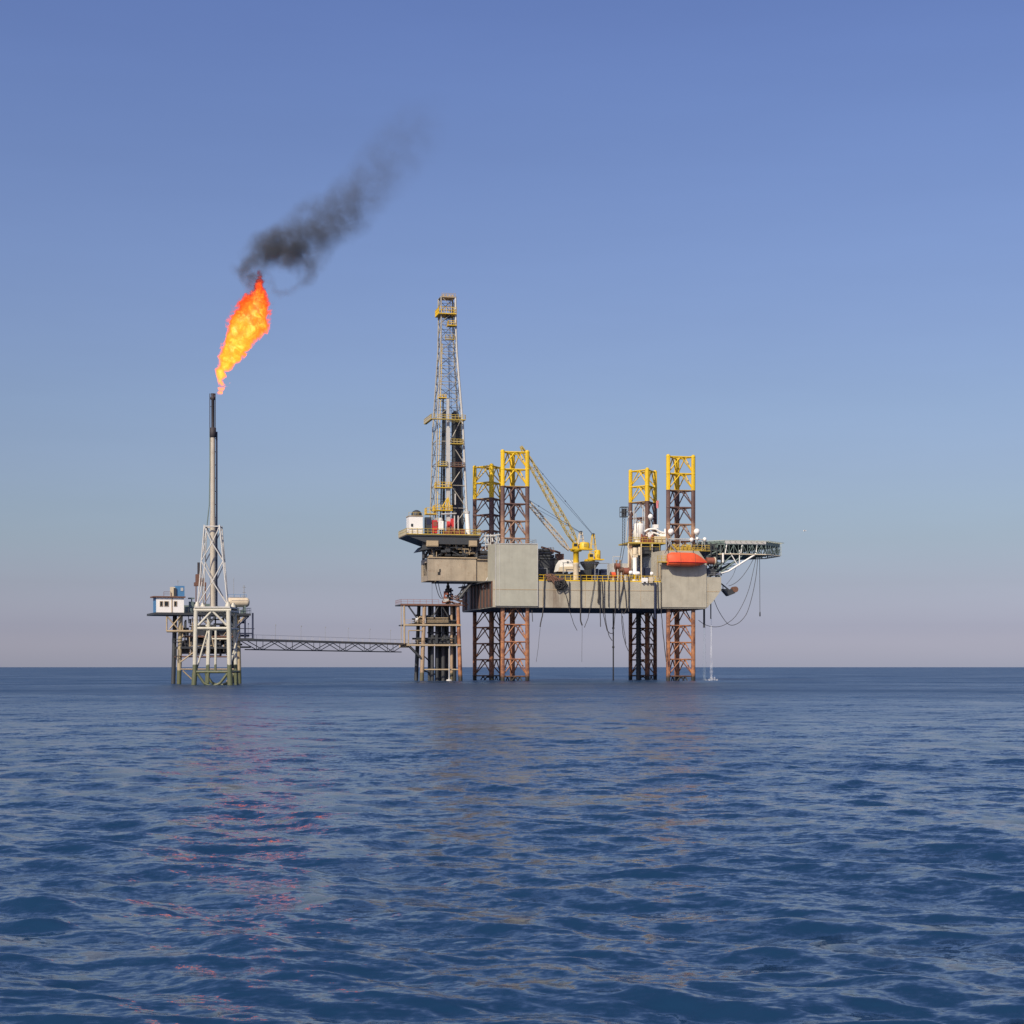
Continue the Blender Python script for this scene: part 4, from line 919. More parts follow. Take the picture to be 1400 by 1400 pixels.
for px, d, lab in [(843,3,'thin tan post among the red drums'), (848,2,'thicker tan post just left of the brick red drum')]:
    c = Q(px, 790, d); e = thing('post', lab, 'post', (c.x,c.y,DECK)); g = MB(); g.lathe((c.x,c.y,DECK), [(.35,0),(.35,.4),(.2,.5),(.2,H(768,px,d)-DECK),(.32,H(768,px,d)-DECK+.1),(.32,H(768,px,d)-DECK+.5)], 10); part(g, 'shaft', M['tan'], e)
for px, w_, py, lab in [(862.5,2.6,783,'white life raft canister left of the white crane post'), (871.5,3.4,784,'white life raft canister right of the white crane post'), (891,2.2,784.5,'single white canister below the grey jackhouse')]:
    c = Q(px, py, -.4); wm_ = w_*.203; e = thing('life_raft', lab, 'life raft', (c.x, c.y, DECK+1.2), group='white life raft canisters on the deck edge')
    g = MB(); g.lathe(c-Vector((wm_,0,0)), [(.15,0),(.5,.12),(.55,.3),(.55,2*wm_-.3),(.5,2*wm_-.12),(.15,2*wm_)], 12, (1,0,0)); part(g, 'canister', M['white'], e)
    g = MB(); [g.box(c.x+s_*wm_*.6-.08, c.x+s_*wm_*.6+.08, c.y-.3, c.y+.3, DECK, c.z-.3) for s_ in (-1,1)]; part(g, 'cradle', M['grey'], e)
for px0, px1, py0, py1, mat, lab in [(877,885,790,797,'white','white box hung on the hull edge below the guard rail'), (887,892,789,797,'cream','cream box hung on the hull edge next to the white one')]:
    g = MB(); x0, x1 = A(px0,-1.8), A(px1,-1.8); z0, z1 = H(py1,px0,-1.8), H(py0,px0,-1.8); g.box(x0, x1, -2.3, -1.58, z0+.35, z1); g.box(x0+.1, x0+.45, -2.25, -1.6, z0, z0+.34); g.box(x1-.45, x1-.1, -2.25, -1.6, z0, z0+.34); solo(g, 'hanging_box', M[mat], lab, 'box')
cabinet('machinery_skid', 'yellow machinery skid by the railing in front of the grey jackhouse', 'skid', 861, 876, 785, 792, .2, 1.2, 'yellow', 'ribs')
cabinet('dark_container', 'dark open sided container under the grey jackhouse', 'container', 872, 897, 776, 794, 22, 6, 'navy', 'ribs')
# bundle of dark hoses on a bracket over the hull side
e = thing('hose_bundle', 'thick bundle of black and brown hoses heaped over the hull edge above a brown stain', 'hoses', Q(764, 800, -2))
g = MB(); rr = random.Random(2)
for i in range(16):
    c = Q(766+rr.uniform(-5,5), 799+rr.uniform(-3,3), -2.4+rr.uniform(-.3,.3)); ra, rb = rr.uniform(.6,1.3), rr.uniform(.5,.95); ph = rr.uniform(0,6)
    g.hose([c+Vector((math.cos(q+ph)*ra, math.sin(2*q)*.2, math.sin(q+ph)*rb)) for q in np.linspace(0, 6.1, 16)], .13, 6)
part(g, 'black_coil', M['black'], e)
g = MB()
for i in range(12):
    a_, b_ = Q(748+rr.uniform(-3,8), 786+rr.uniform(-1,3), -1.8), Q(762+rr.uniform(-4,8), 797+rr.uniform(-3,4), -2.3); m_ = (a_+b_)/2+Vector((0,-.2,rr.uniform(-.2,.8))); g.hose([a_, a_.lerp(m_,.5)+Vector((0,0,.2)), m_, m_.lerp(b_,.5), b_], .13, 6)
g.box(A(748,-1.8), A(770,-1.8), -1.9, -1.52, H(794,760,-1.8), H(790,760,-1.8)); part(g, 'brown_hose', M['brown'], e)
# ------------------------------------------------------------------ hoses and ropes over the hull side and bow
def cat_(p, q, sag, n=16):
    p, q = Vector(p), Vector(q); return [p.lerp(q, k/n) - Vector((0,0,sag*4*(k/n)*(1-k/n))) for k in range(n+1)]
HG = 'hoses hanging over the near side of the hull'
def hose_thing(pts, r, lab, mat='hose', name='hanging_hose', grp=HG, cat='hose'):
    g = MB(); g.hose(pts, r, 6); return solo(g, name, M[mat], lab, cat, group=grp, base=Vector(pts[0]))
def wob(pxs, d, rnd=random.Random(9)):
    out = []
    for (a_, b_), (c_, e_) in zip(pxs, pxs[1:]):
        n = max(2, int(abs(e_-b_)/5)+1)
        out += [Q(a_+(c_-a_)*k/n, b_+(e_-b_)*k/n, d)+Vector((rnd.uniform(-.04,.04),0,0)) for k in range(n)]
    return out + [Q(*pxs[-1], d)]
E_ = 791
hs = [([(745,790),(744,800),(743.5,828),(741.5,842),(739.5,850),(738.5,857)], .16, 'dark hose hanging just right of the big grey box, its loose end curled'),
      ([(770,803),(775,818),(778,832),(784,852),(789,862)], .08, 'thin slack line drooping from the black hose bundle to below the hull'),
      ([(778.5,795),(778.5,829)], .13, 'short straight hose on the hull between the bundle and the crane column'),
      ([(794,786),(794,830),(793.7,848),(796,855)], .19, 'straight thick black hose hanging just right of the cream crane column'),
      ([(813,793),(810,812),(807,830),(804,845),(799,858)], .09, 'thin line slanting down left across the hull to below the keel'),
      ([(818,793),(818.5,815),(817.5,824)], .22, 'short thick hose at the left of the hose cluster'),
      ([(820,793),(820.5,835),(821,857)], .12, 'dark hose ending just below the hull left of the drooping loops'),
      ([(822.5,793),(824,815),(824,834),(827,850),(830,862),(834,866),(838,866)], .10, 'hose drooping under the hull in a loop towards the long black pole'),
      ([(826,793),(826,832),(829,855),(833,870),(837,876)], .10, 'lower hose loop hanging below the hull beside the long black pole'),
      ([(832,792),(832,830)], .11, 'straight hose on the hull at the centre of the cluster'),
      ([(841,790),(841,834),(840,852),(838.5,864)], .10, 'hose sweeping below the hull to the right of the long black pole'),
      ([(846,790),(846,826)], .10, 'hose ending above the keel under the brick red drum'),
      ([(853,790),(851,805),(847,822),(846,834)], .14, 'black hose slanting left across the hull near the far forward leg'),
      ([(852,793),(855,812),(856.5,832),(853,840),(850,834)], .11, 'hose crossing the slanting one and looping under the keel'),
      ([(859.5,788),(859.5,836)], .17, 'thick black hose running straight down the hull just left of the white canisters'),
      ([(850,836),(850,848),(852,868),(855,880),(859,890)], .10, 'hose curving from the keel in to the far forward leg'),
      ([(851,842),(853,862),(856,880)], .08, 'shorter thin line hanging from the keel next to the far forward leg'),
      ([(899,795),(900,834)], .10, 'thin grey line on the hull left of the lifeboat post'),
      ([(903.5,795),(904,835),(907,870),(911,905)], .12, 'dark line sweeping from the hull to the near forward leg'),
      ([(727,834),(728.2,850)], .10, 'short stub of hose under the hull beside the near left leg'),
      ([(738.5,857),(736,885),(733,905)], .05, 'faint thin line continuing down towards the sea near the left leg'),
      ([(796,855),(795.5,905)], .04, 'faintest thread of line hanging over open water below the hull')]
for pts, r, lab in hs: hose_thing(wob(pts, -1.9), r, lab)
g = MB(); [g.tube(Q(895.5,797,-1.95), Q(895.5,834,-1.95), .3, 8), g.tube(Q(895.5,834,-1.95), Q(896,846,-1.95), .24, 8)]; solo(g, 'sea_water_pipe', M['navy'], 'dark blue vertical pipe fixed on the hull left of the lifeboat', 'pipe')
e = thing('caisson_pole', 'long thin black pole reaching from the keel down into the sea', 'pole', Q(838.5, 930, 6))
g = MB(); g.tube((A(838.5,6),6,-3), (A(838.5,6),6,KEEL-.2), .2, 8); part(g, 'pole', M['black'], e)
g = MB(); [g.tube((A(838.5,6),6,H(py,838,6)), (A(838.5,6),6,H(py,838,6)+.5), .34, 8) for py in (886, 860)]; part(g, 'collar', M['black'], e)
# discharge pipes and falling water at the bow
for px, pyb, r_, lab in [(962.7,858,.3,'thick dark discharge pipe below the raked bow'), (971.8,846,.17,'thin discharge pipe right of the thicker one below the bow')]:
    g = MB(); g.tube(Q(px, 830 if px < 970 else 818, 3), Q(px,pyb,3), r_, 8); g.tube(Q(px,pyb-.9,3), Q(px,pyb-.2,3), r_*1.25, 8); solo(g, 'discharge_pipe', M['dark'], lab, 'pipe', group='discharge pipes at the bow')
def water_mat(name, col, dens):
    m, t, out = new_mat(name); tc = t.n('ShaderNodeTexCoord'); v = tc.outputs['Object']
    k = t.ramp(noise(t, v, 1.0, 5, .7, (1.2, 1.2, .25)), [(.40, 0.0), (.68, dens)])
    b = t.n('ShaderNodeBsdfPrincipled', Roughness=.5); b.inputs['Base Color'].default_value = (*col, 1); tr = t.n('ShaderNodeBsdfTransparent')
    mx = t.n('ShaderNodeMixShader'); t.l(k, mx.inputs[0]); t.l(tr.outputs[0], mx.inputs[1]); t.l(b.outputs[0], mx.inputs[2]); t.l(mx.outputs[0], out.inputs[0]); return m
wa = water_mat('falling water', (.28,.36,.45), .30); wb = water_mat('white falling water', (.70,.73,.78), .45)
for px, y0_, y1_, r0_, r1_, m_, lab in [(963,858,929,.25,.62,wa,'pale bluish stream of water falling from the thick discharge pipe'), (972.5,846,930,.14,.5,wb,'white broken stream of water falling from the thin discharge pipe')]:
    g = MB(); rr = random.Random(int(px)); n = 26; z0, z1 = H(y0_,px,3), -.2; prof_ = [((r0_+(r1_-r0_)*k/n)*rr.uniform(.75,1.2), (z1-z0)*k/n) for k in range(n+1)]
    g.lathe(Q(px,y0_,3), prof_, 9); solo(g, 'falling_water', m_, lab, 'water stream', group='water streams falling from the bow')
g = MB(); rr = random.Random(6); c = Q(973,930,3)
for i in range(22): q = rr.uniform(0,6.28); r_ = rr.uniform(.2,1.6); g.sphere((c.x+math.cos(q)*r_*1.5, c.y+math.sin(q)*r_, rr.uniform(.0,.7)*(1.7-r_)), rr.uniform(.12,.3), 7, 5)
o = solo(g, 'splash', wb, 'white splash where the broken stream hits the sea', 'splash'); o['kind'] = 'stuff'
# ropes from the helideck
RG = 'ropes hanging from the helideck'
hp = Q(1036,762,5)
ropes = [(cat_(Q(1033,758,4), Q(996,801,4), 1.9), .075, 'upper rope sagging from the helideck to the anchor'),
         ([Q(a_,b_,4) for a_,b_ in [(1034,761),(1030,780),(1024,805),(1016,825),(1006,842),(996,851),(986,856),(975,857),(964,854),(955,848)]], .075, 'long rope looping from the helideck low under the bow towards the near forward leg'),
         ([Q(a_,b_,3.5) for a_,b_ in [(1036,761),(1034,785),(1029,812),(1022,836),(1014,848),(1005,854),(997,854),(990,847),(982,834),(977,822),(975,816)]], .085, 'rope looping from the helideck up to the raked bow'),
         ([Q(a_,b_,4) for a_,b_ in [(1007,773),(1003,785),(998,793),(993,799)]], .05, 'short thin rope from the white strut down to the anchor bracket')]
for pts, r, lab in ropes:
    out = []
    for i in range(len(pts)-1):                    # smooth the run
        p0, p1, p2, p3 = pts[max(i-1,0)], pts[i], pts[i+1], pts[min(i+2,len(pts)-1)]
        for k in range(4):
            u = k/4; out.append(.5*((2*p1)+(p2-p0)*u+(2*p0-5*p1+4*p2-p3)*u*u+(3*p1-p0-3*p2+p3)*u**3))
    hose_thing(out+[pts[-1]], r, lab, 'hose', 'mooring_rope', RG, 'rope')
e = thing('hanging_hook', 'straight rope with a weight at its end hanging from the helideck', 'rope', Q(1038.5, 843, 5), group=RG)
g = MB(); g.tube(Q(1038.5,760,5), Q(1039,836,5), .07, 6); part(g, 'rope', M['hose'], e)
g = MB(); g.lathe(Q(1039,843,5), [(.05,0),(.2,.2),(.2,1.2),(.08,1.45)], 8); part(g, 'weight', M['dark'], e)

# ------------------------------------------------------------------ wellhead platform under the derrick
wp = thing('wellhead_platform', 'small rusty three deck wellhead platform standing under the cantilever', 'platform', (A(602,17), 17, 0))
W0, W1 = 13.0, 22.0
def wl(px, d, spread, mat='wleg'):
    g = MB(); g.tube((A(px,W0)+spread, d, -5), (A(px,W0), d, H(826,px,W0)), .62, 12, .5); part(g, 'leg', M[mat], wp)
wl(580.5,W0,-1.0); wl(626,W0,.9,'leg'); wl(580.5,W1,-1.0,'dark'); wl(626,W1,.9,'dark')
for py, pl, pr, mat, nm in ((826,548,631,'brown','top_deck'), (853.5,553,630.5,'tan','middle_deck'), (881,556,630,'tan','lower_deck')):
    z = H(py,600,W0-.8); g = MB(); g.box(A(pl,W0-.8), A(pr,W0-.8), W0-.8, W0-.35, z-.42, z+.05); o = part(g, nm, M[mat], wp)
    g = MB(); g.box(A(pl,W0-.8)+.1, A(pr,W0-.8)-.1, W0-.34, W1+.8, z-.35, z-.02); part(g, 'grating', M['dark'], o)
g = MB(); g.rail([(A(548.5,W0-.7),W1,H(825.5,550,W0)),(A(548.5,W0-.7),W0-.7,H(825.5,550,W0)),(A(600,W0-.7),W0-.7,H(825.5,550,W0))], 1.2, .05, 1.8); part(g, 'railing', M['rust'], wp)
g = MB(); z_ = H(881,556,W0); g.rail([(A(556,W0-.7),W0-.7,z_),(A(578,W0-.7),W0-.7,z_)], 1.2, .05, 1.8); g.rail([(A(554,W0-.7),W0-.7,H(853,556,W0)),(A(580,W0-.7),W0-.7,H(853,556,W0))], 1.1, .05, 2); part(g, 'railing', M['tan'], wp)
g = MB()
for d in (W0-.5, W1):
    g.tube(Q(552.5,826,d), Q(553,880,d), .26, 6); g.tube(Q(548.5,826,d), Q(548.5,880,d), .1, 5); g.tube(Q(558.5,862,d), Q(558.5,881,d), .16, 6); g.tube(Q(558.5,862,d), Q(577,862,d), .16, 6)
part(g, 'outrigger_post', M['tan'], wp)
g = MB()
for d in (W0-.2, W1):
    g.tube(Q(560,884,d), Q(578,902,d), .36, 8); g.tube(Q(558,828,d), Q(570,845,d), .22, 6); g.tube(Q(600,828,d), Q(592,843,d), .2, 6); g.tube(Q(604,828,d), Q(613,843,d), .2, 6)
g.tube(Q(581,898,W0), Q(588,905,W0+5), .2, 6)
part(g, 'diagonal_brace', M['dark'], wp)
g = MB(); g.tube(Q(579,915.5,W0), Q(627,915.5,W0), .22, 8); part(g, 'horizontal_brace', M['tan'], wp); g = MB(); g.tube(Q(579,915.5,W1), Q(627,915.5,W1), .2, 8); g.tube(Q(579,917,W1), Q(627,932,W1), .2, 6); part(g, 'horizontal_brace', M['dark'], wp)
for i, (px, d, r_) in enumerate([(591,15,.42),(597.5,16,.5),(606,15.5,.5),(612,17,.34),(617.5,15,.4),(601,19.5,.5),(610,20,.5),(620.5,19,.6),(587,19,.4)]):
    g = MB(); g.tube((A(px,d),d,-5), (A(px,d),d,H(883,px,d)), r_*1.15, 10); g.tube((A(px,d),d,H(883,px,d)), (A(px,d),d,H(827,px,d)), r_, 10); g.tube((A(px,d),d,H(866,px,d)), (A(px,d),d,H(864,px,d)), r_*1.5, 10)
    part(g, 'conductor_pipe', M['wleg'] if i in (4,) else M['dark'], wp)
g = MB(); z_ = H(852.5,600,W0)
for k, py in enumerate((845, 848, 850.5)): g.tube(Q(572+k,py,W0+.3), Q(613,py,W0+.3), .14, 6)
g.hose([Q(a_,b_,W0) for a_,b_ in [(571,851),(571.5,846),(574,843.5),(578,844),(579,851)]], .22, 8); part(g, 'manifold', M['tan'], wp)
g = MB(); g.tube(Q(568.5,846.5,W0+.3), Q(570.5,846.5,W0+.3), .75, 12); g.tube(Q(580,852,W0), Q(580,841,W0), .5, 10); part(g, 'vessel', M['white'], wp)
rr = random.Random(12)
for py_, nm in ((852.5, 'manifold_skid'), (880, 'wellhead')):          # valves and pipework standing on each deck
    z = H(py_, 600, W0-.8); g = MB(); g.box(A(566,W0), A(629,W0), W0+.2, W1, z+.06, z+.16)
    for i in range(75):
        p = Q(rr.uniform(568 if py_ < 870 else 583, 627), py_, rr.uniform(W0+.8,W1-.6)); h = rr.uniform(.5,2.7); k_ = rr.uniform(.1,.45); g.box(p.x-k_, p.x+k_, p.y-.3, p.y+.3, z+.1, z+h)
    for i in range(8): y_ = rr.uniform(W0+.8,W1-.6); zz_ = z+rr.uniform(.5,1.8); g.tube((A(570,W0),y_,zz_), (A(627,W0),y_,zz_), rr.uniform(.1,.2), 6); g.tube((A(590,W0),y_,z+.1), (A(590,W0),y_,zz_), .12, 6)
    part(g, nm, M['dark'], wp)
g = MB(); p = Q(613,926,W0-1); g.lathe(Q(614,931,W0-.9), [(.9,-.5),(.8,.35),(.2,.5),(.14,1),(.14,9)], 10); part(g, 'riser', M['lgrey'], wp)
# blowout preventer stack between cantilever and platform
e = thing('blowout_preventer', 'dark blowout preventer stack with red valves above the wellhead platform', 'valve stack', Q(612.5, 826, 16))
zt_ = H(796,612,16); z0 = H(826,612,16); c = Q(612.5,826,16)
g = MB(); hh_ = zt_-z0; g.lathe((c.x,c.y,z0-3), [(.32,0),(.32,3),(.75,3.1),(.75,3.5),(.4,3.6),(.4,4.4),(.7,4.5),(.7,5.0),(.35,5.1),(.35,6.2),(.85,6.3),(.85,7.2),(.5,7.4),(.5,hh_+2),(.32,hh_+2.2),(.32,hh_+4)], 14); part(g, 'stack', M['black'], e)
g = MB(); [g.box(c.x+dx-.35, c.x+dx+.35, c.y-1, c.y+.4, z0+dz, z0+dz+h) for dx, dz, h in ((-.9,.9,1.2),(-1.3,.2,.8),(-.5,2.6,.7))]; g.tube((c.x-1.1,c.y-.4,z0+2), (c.x-1.1,c.y-.4,z0+3.6), .2, 8); part(g, 'valve', M['rust'], e)
g = MB(); g.box(c.x-1.6, c.x+.0, c.y-1.1, c.y-.2, z0+.6, z0+1.5); part(g, 'control_box', M['lgrey'], e)
g = MB(); [g.tube((c.x+dx,c.y+.3,z0+1.2), (c.x+dx,c.y+.3,z0+h), .24, 8) for dx, h in ((.9,4.6),(1.25,3))]; [g.box(c.x+.5, c.x+1.5, c.y, c.y+.7, z0+dz, z0+dz+.5) for dz in (1.1,2.4,3.6)]; part(g, 'choke_line', M['navy'], e)
g = MB(); rr = random.Random(20)
for i in range(14): p = Q(rr.uniform(614,632), rr.uniform(814,826), rr.uniform(14,18)); g.tube(p, p+Vector((rr.uniform(-1.5,1.5), 0, rr.uniform(-.8,.6))), rr.uniform(.1,.2), 6)
for a_, b_, c_, d_ in ((617,814,640,827),(614,822,637,829),(616,817,630,823)): g.tube(Q(a_,b_,15), Q(c_,d_,15), .17, 6)
part(g, 'pipework', M['brown'], e)
for a_, b_, sag, r_, lab in [((595,796),(604,818),1.2,.1,'black hose sagging from the cantilever to the left of the valve stack'), ((599,796),(606,819),.8,.09,'inner black hose left of the valve stack'), ((634,796),(620,816),1.5,.09,'thin hose sagging right of the valve stack'), ((637,795),(625,814),.6,.13,'hose close to the hull right of the valve stack')]:
    hose_thing(cat_(Q(*a_,14.5), Q(*b_,14.5), sag), r_, lab, 'black', 'control_hose', 'control hoses of the valve stack')
g = MB(); g.tube(Q(646,796,13), Q(628,818,13), .34, 8); g.tube(Q(641,798,14), Q(632,812,14), .3, 8); g.tube(Q(629,817,13), Q(633,813,13), .6, 10); g.tube(Q(628,812,13), Q(640,808,13), .2, 6); solo(g, 'flow_line', M['dark'], 'thick dark slanted pipe between the valve stack and the hull end', 'pipe')
g = MB(); g.tube(Q(590.7,796,13), Q(590.7,826,13), .04, 5); solo(g, 'hanging_wire', M['hose'], 'single thin wire from the cantilever down to the top deck', 'wire')

# ------------------------------------------------------------------ flare tower
FA, FQ, FH = FLR.A, FLR.Q, FLR.H
ft = thing('flare_tower', 'white tubular flare tower with a tall flare stack pipe', 'flare tower', (0, 0, 0), FLR)
zt_ = FH(834,290,0); D2 = 9.5
def flx(px, d): return FA(px, 0) + (.9 if d else 0)
for px, sp, d, r_ in ((268,-.8,0,.46),(312.5,.65,0,.5),(275,-.8,D2,.4),(311,.7,D2,.4)):
    g = MB(); zc_ = 2.6; g.tube((FA(px,0)+sp,d,-6), (FA(px,0)+sp*.35,d,zc_), r_*1.15, 12, r_*1.2); g.tube((FA(px,0)+sp*.35,d,zc_), (FA(px,0),d,zt_), r_, 12); part(g, 'leg', M['flarew'], ft)
def fb(pts, r_, nm='brace', mat='flarew', d=(0, D2)):
    for dd in d:
        g = MB()
        for a_, b_, c_, e_ in pts: g.tube(FQ(a_,b_,0)+Vector((0,dd,0)), FQ(c_,e_,0)+Vector((0,dd,0)), r_, 8)
        part(g, nm, M[mat], ft)
fb([(265,834,316,834)], .42, 'top_beam'); fb([(268,859,312.5,859)], .3, 'horizontal_brace'); fb([(267,918.5,313,918.5)], .3, 'horizontal_brace'); fb([(290,873.5,312.5,873.5)], .18, 'horizontal_brace', d=(0,))
fb([(289,836,271,855),(291,836,310,855)], .24, 'diagonal_brace'); fb([(286,862,284.5,934)], .26, 'vertical_brace', d=(0,)); fb([(295,862,294.5,918)], .26, 'vertical_brace', d=(0,))
fb([(270,921,279,934),(279,934,290,939),(290,939,301,934),(301,934,311,921)], .3, 'lower_brace')
for px in (268, 312.5):
    x = FA(px,0); g = MB()
    for z_ in (zt_-.2, FH(859,290,0), FH(918.5,290,0)): g.tube((x,0,z_), (x+(.9 if px<290 else .5),D2,z_), .24, 8)
    g.tube((x,0,FH(918,290,0)), (x+.7,D2,FH(862,290,0)), .2, 6); part(g, 'side_brace', M['flarew'], ft)
g = MB(); g.box(FA(266,0), FA(315,0), -.5, D2+.5, zt_+.43, zt_+.72); part(g, 'deck', M['lgrey'], ft)
for px in (269.5,311.5):
    for d in (.2,D2-2.6): g = MB(); g.lathe((FA(px,0),d,zt_+.72), [(.6,0),(.6,.35),(.4,.6),(.3,1.0)], 10); part(g, 'foot', M['flarew'], ft)
ztl = FH(718,290,0); c0 = Vector((FA(291.5,0), D2/2, 0))
def tl(i, k):
    a_ = ((270,.2),(311,.2),(305,D2-2.6),(270,D2-2.6))[i]; b_ = ((281,D2/2-1.6),(302,D2/2-1.6),(302,D2/2+1.6),(281,D2/2+1.6))[i]
    return Vector((FA(a_[0],0), a_[1], zt_+1)).lerp(Vector((FA(b_[0],D2/2), b_[1], ztl)), k)
for i in range(4): g = MB(); g.tube(tl(i,0), tl(i,1.02), .15 if i < 2 else .11, 8); part(g, 'tower_leg', M['lgrey'], ft)
g = MB(); lv = [0,.30,.56,.79,1]
for k, (a_, b_) in enumerate(zip(lv, lv[1:])):
    for i in range(4):
        j = (i+1)%4
        if k in (3,): g.tube(tl(i,b_), tl(j,b_), .14, 6)
        m_ = (tl(i,b_)+tl(j,b_))/2
        if k % 2 == 0: g.tube(tl(i,a_), m_, .12, 6); g.tube(tl(j,a_), m_, .12, 6)
        else: m2 = (tl(i,a_)+tl(j,a_))/2; g.tube(tl(i,b_), m2, .12, 6); g.tube(tl(j,b_), m2, .12, 6)
part(g, 'lattice_brace', M['lgrey'], ft)
xs_, ys_ = FA(291.0,D2/2), D2/2
st = thing('flare_stack', 'tall pale vertical flare pipe with a sooty black tip rising out of the white tower', 'flare stack', (xs_, ys_, zt_+.73), FLR)
g = MB(); z_ = lambda py: FH(py,290,ys_)
g.lathe((xs_,ys_,zt_+.74), [(.62,0),(.62,z_(717)-zt_-.74),(.52,z_(700)-zt_-.74),(.50,z_(598)-zt_-.74)], 18); part(g, 'pipe', M['stack'], st)
g = MB(); [g.tube((xs_+s_,ys_+.3,zt_+1), (xs_+s_,ys_+.3,z_(590)), .1, 6) for s_ in (.68, .85)]; [g.box(xs_+.4, xs_+.95, ys_+.2, ys_+.4, z_(p), z_(p)+.15) for p in range(600, 820, 18)]; part(g, 'side_pipe', M['navy'], st)
g = MB(); g.lathe((xs_,ys_,z_(598.1)), [(.56,0),(.68,.1),(.68,z_(585)-z_(598.1)),(.3,z_(585)-z_(598.1)+.1)], 16); part(g, 'wind_shroud', M['soot'], st)
g = MB(); g.lathe((xs_,ys_,z_(585)), [(.34,0),(.34,z_(547)-z_(585)),(.5,z_(546)-z_(585)),(.5,z_(543)-z_(585)),(.36,z_(542)-z_(585)),(.42,z_(538)-z_(585))], 14); [g.tube((xs_+s_,ys_,z_(585)), (xs_+s_,ys_,z_(538)), .09, 6) for s_ in (-.62,.5)]; g.tube((xs_-.62,ys_,z_(545)), (xs_+.5,ys_,z_(545)), .07, 5); g.tube((xs_-.62,ys_,z_(556)), (xs_+.3,ys_,z_(556)), .06, 5); part(g, 'flare_tip', M['soot'], st)
g = MB(); g.hose([(FA(283,ys_),ys_,z_(718)),(FA(286.2,ys_),ys_,z_(690)),(FA(287,ys_),ys_,z_(640)),(FA(287,ys_),ys_,z_(585))], .11, 6); part(g, 'pilot_line', M['teal'], st)

# ------------------------------------------------------------------ production platform behind the flare
PA, PQ, PH = PRD.A, PRD.Q, PRD.H
pp = thing('production_platform', 'dark multi deck production platform behind the white flare tower', 'platform', (0, 4, 0), PRD)
zd_ = PH(838,285,0)
for px, d, sp in ((247,1,-.5),(325,1,.5),(247,9,-.5),(325,9,.5)):
    g = MB(); g.tube((PA(px,1)+sp,d,-5), (PA(px,1),d,zd_-.5), .5, 12); part(g, 'leg', M['jack'] if d < 5 else M['dark'], pp)
def slab(pl, pr, py, d0, d1, th, nm, mat): g = MB(); z = PH(py,(pl+pr)/2,d0); g.box(PA(pl,d0), PA(pr,d0), d0, d1, z-th, z); return part(g, nm, M[mat], pp)
slab(211,343,838,-.5,11,.5,'main_deck','dark'); slab(247,326,884,0,10,.5,'lower_deck','dark'); slab(246,326,897,.2,10,.25,'walkway','brown'); slab(318,347,872.5,-.5,5,.6,'landing','dark'); slab(256,322,869,1,9,.4,'middle_deck','brown')
for d in (0, 8):
    for a_, b_, c_, e_ in ((228,842,228,863),(228,863,262,863),(228,842,246,863),(247,842,232,860),(247,905,270,888),(247,915,325,915),(250,917,266,932),(322,917,310,932),(326,850,340,840),(334,842,326,856)): g = MB(); g.tube(PQ(a_,b_,d), PQ(c_,e_,d), .17 if e_ != 863 or b_ != 863 else .28, 6); part(g, 'brace', M['tan'], pp)
g = MB()
for px in (321, 335, 345.5): g.tube(PQ(px,838,0), PQ(px,873,0), .2, 6); g.tube(PQ(px,838,4.5), PQ(px,873,4.5), .2, 6)
g.tube(PQ(320,866,0), PQ(345,866,0), .14, 6); g.tube(PQ(323,857,0), PQ(340,842,0), .26, 6); part(g, 'stair_frame', M['navy'], pp)
g = MB(); g.rail([(PA(314,0),0,zd_+3.6),(PA(336,0),0,zd_+3.6)], .0, .05, 2); g.rail([(PA(252,-.4),-.4,zd_),(PA(343,-.4),-.4,zd_),(PA(343,-.4),10,zd_)], 1.2, .05, 1.6); g.rail([(PA(320,-.4),-.4,PH(872.5,330,-.4)),(PA(346,-.4),-.4,PH(872.5,330,-.4))], 1.2, .05, 1.6); part(g, 'railing', M['navy'], pp)
g = MB(); rr = random.Random(31)
for i in range(80): p = PQ(rr.uniform(252,322), rr.choice([838.6+30,882,882,894]), rr.uniform(.5,8)); h = rr.uniform(.5,2.8); w_ = rr.uniform(.3,1.1); g.box(p.x-w_, p.x+w_, p.y, p.y+w_, p.z, p.z+h)
for i in range(50): p = PQ(rr.uniform(250,324), rr.uniform(845,900), rr.uniform(.5,8)); g.tube(p, p+rr.choice([Vector((rr.uniform(1,5),0,0)), Vector((0,0,rr.uniform(1,4)))]), rr.uniform(.1,.25), 6)
part(g, 'machinery', M['dark'], pp)
g = MB()
for i in range(34): p = PQ(rr.uniform(249,324), rr.uniform(846,899), rr.uniform(0,3)); g.tube(p, p+rr.choice([Vector((rr.uniform(1.5,6),0,0)), Vector((0,0,rr.uniform(1.5,5))), Vector((rr.uniform(-2,2),0,rr.uniform(1,3)))]), rr.uniform(.07,.16), 6)
part(g, 'pipework', M['tan'], pp)
g = MB()
for i in range(22): p = PQ(rr.uniform(254,322), 838, rr.uniform(1,9)); h = rr.uniform(.5,2.6); w_ = rr.uniform(.3,.8); g.box(p.x-w_, p.x+w_, p.y, p.y+w_, zd_, zd_+h)
g.box(PA(253,1), PA(323,1), .9, 9.9, zd_+.01, zd_+.07); g.box(PA(258,2), PA(266,2), 2, 3, zd_+3.2, zd_+3.5); g.tube(PQ(262,838,2.5), PQ(262,817,2.5), .15, 6); g.box(PA(259,2), PA(265,2), 2, 3, zd_+1.2, zd_+2.6); part(g, 'deck_equipment', M['teal'], pp)
g = MB(); g.tube(PQ(241,884,0), PQ(241,902,0), .12, 6); [g.tube(PQ(236,y_,0), PQ(248,y_,0), .1, 5) for y_ in (874,878,897)]; g.box(PA(236,0), PA(239,0), 0, 1, PH(879,238,0), PH(873,238,0)); part(g, 'ladder', M['dark'], pp)
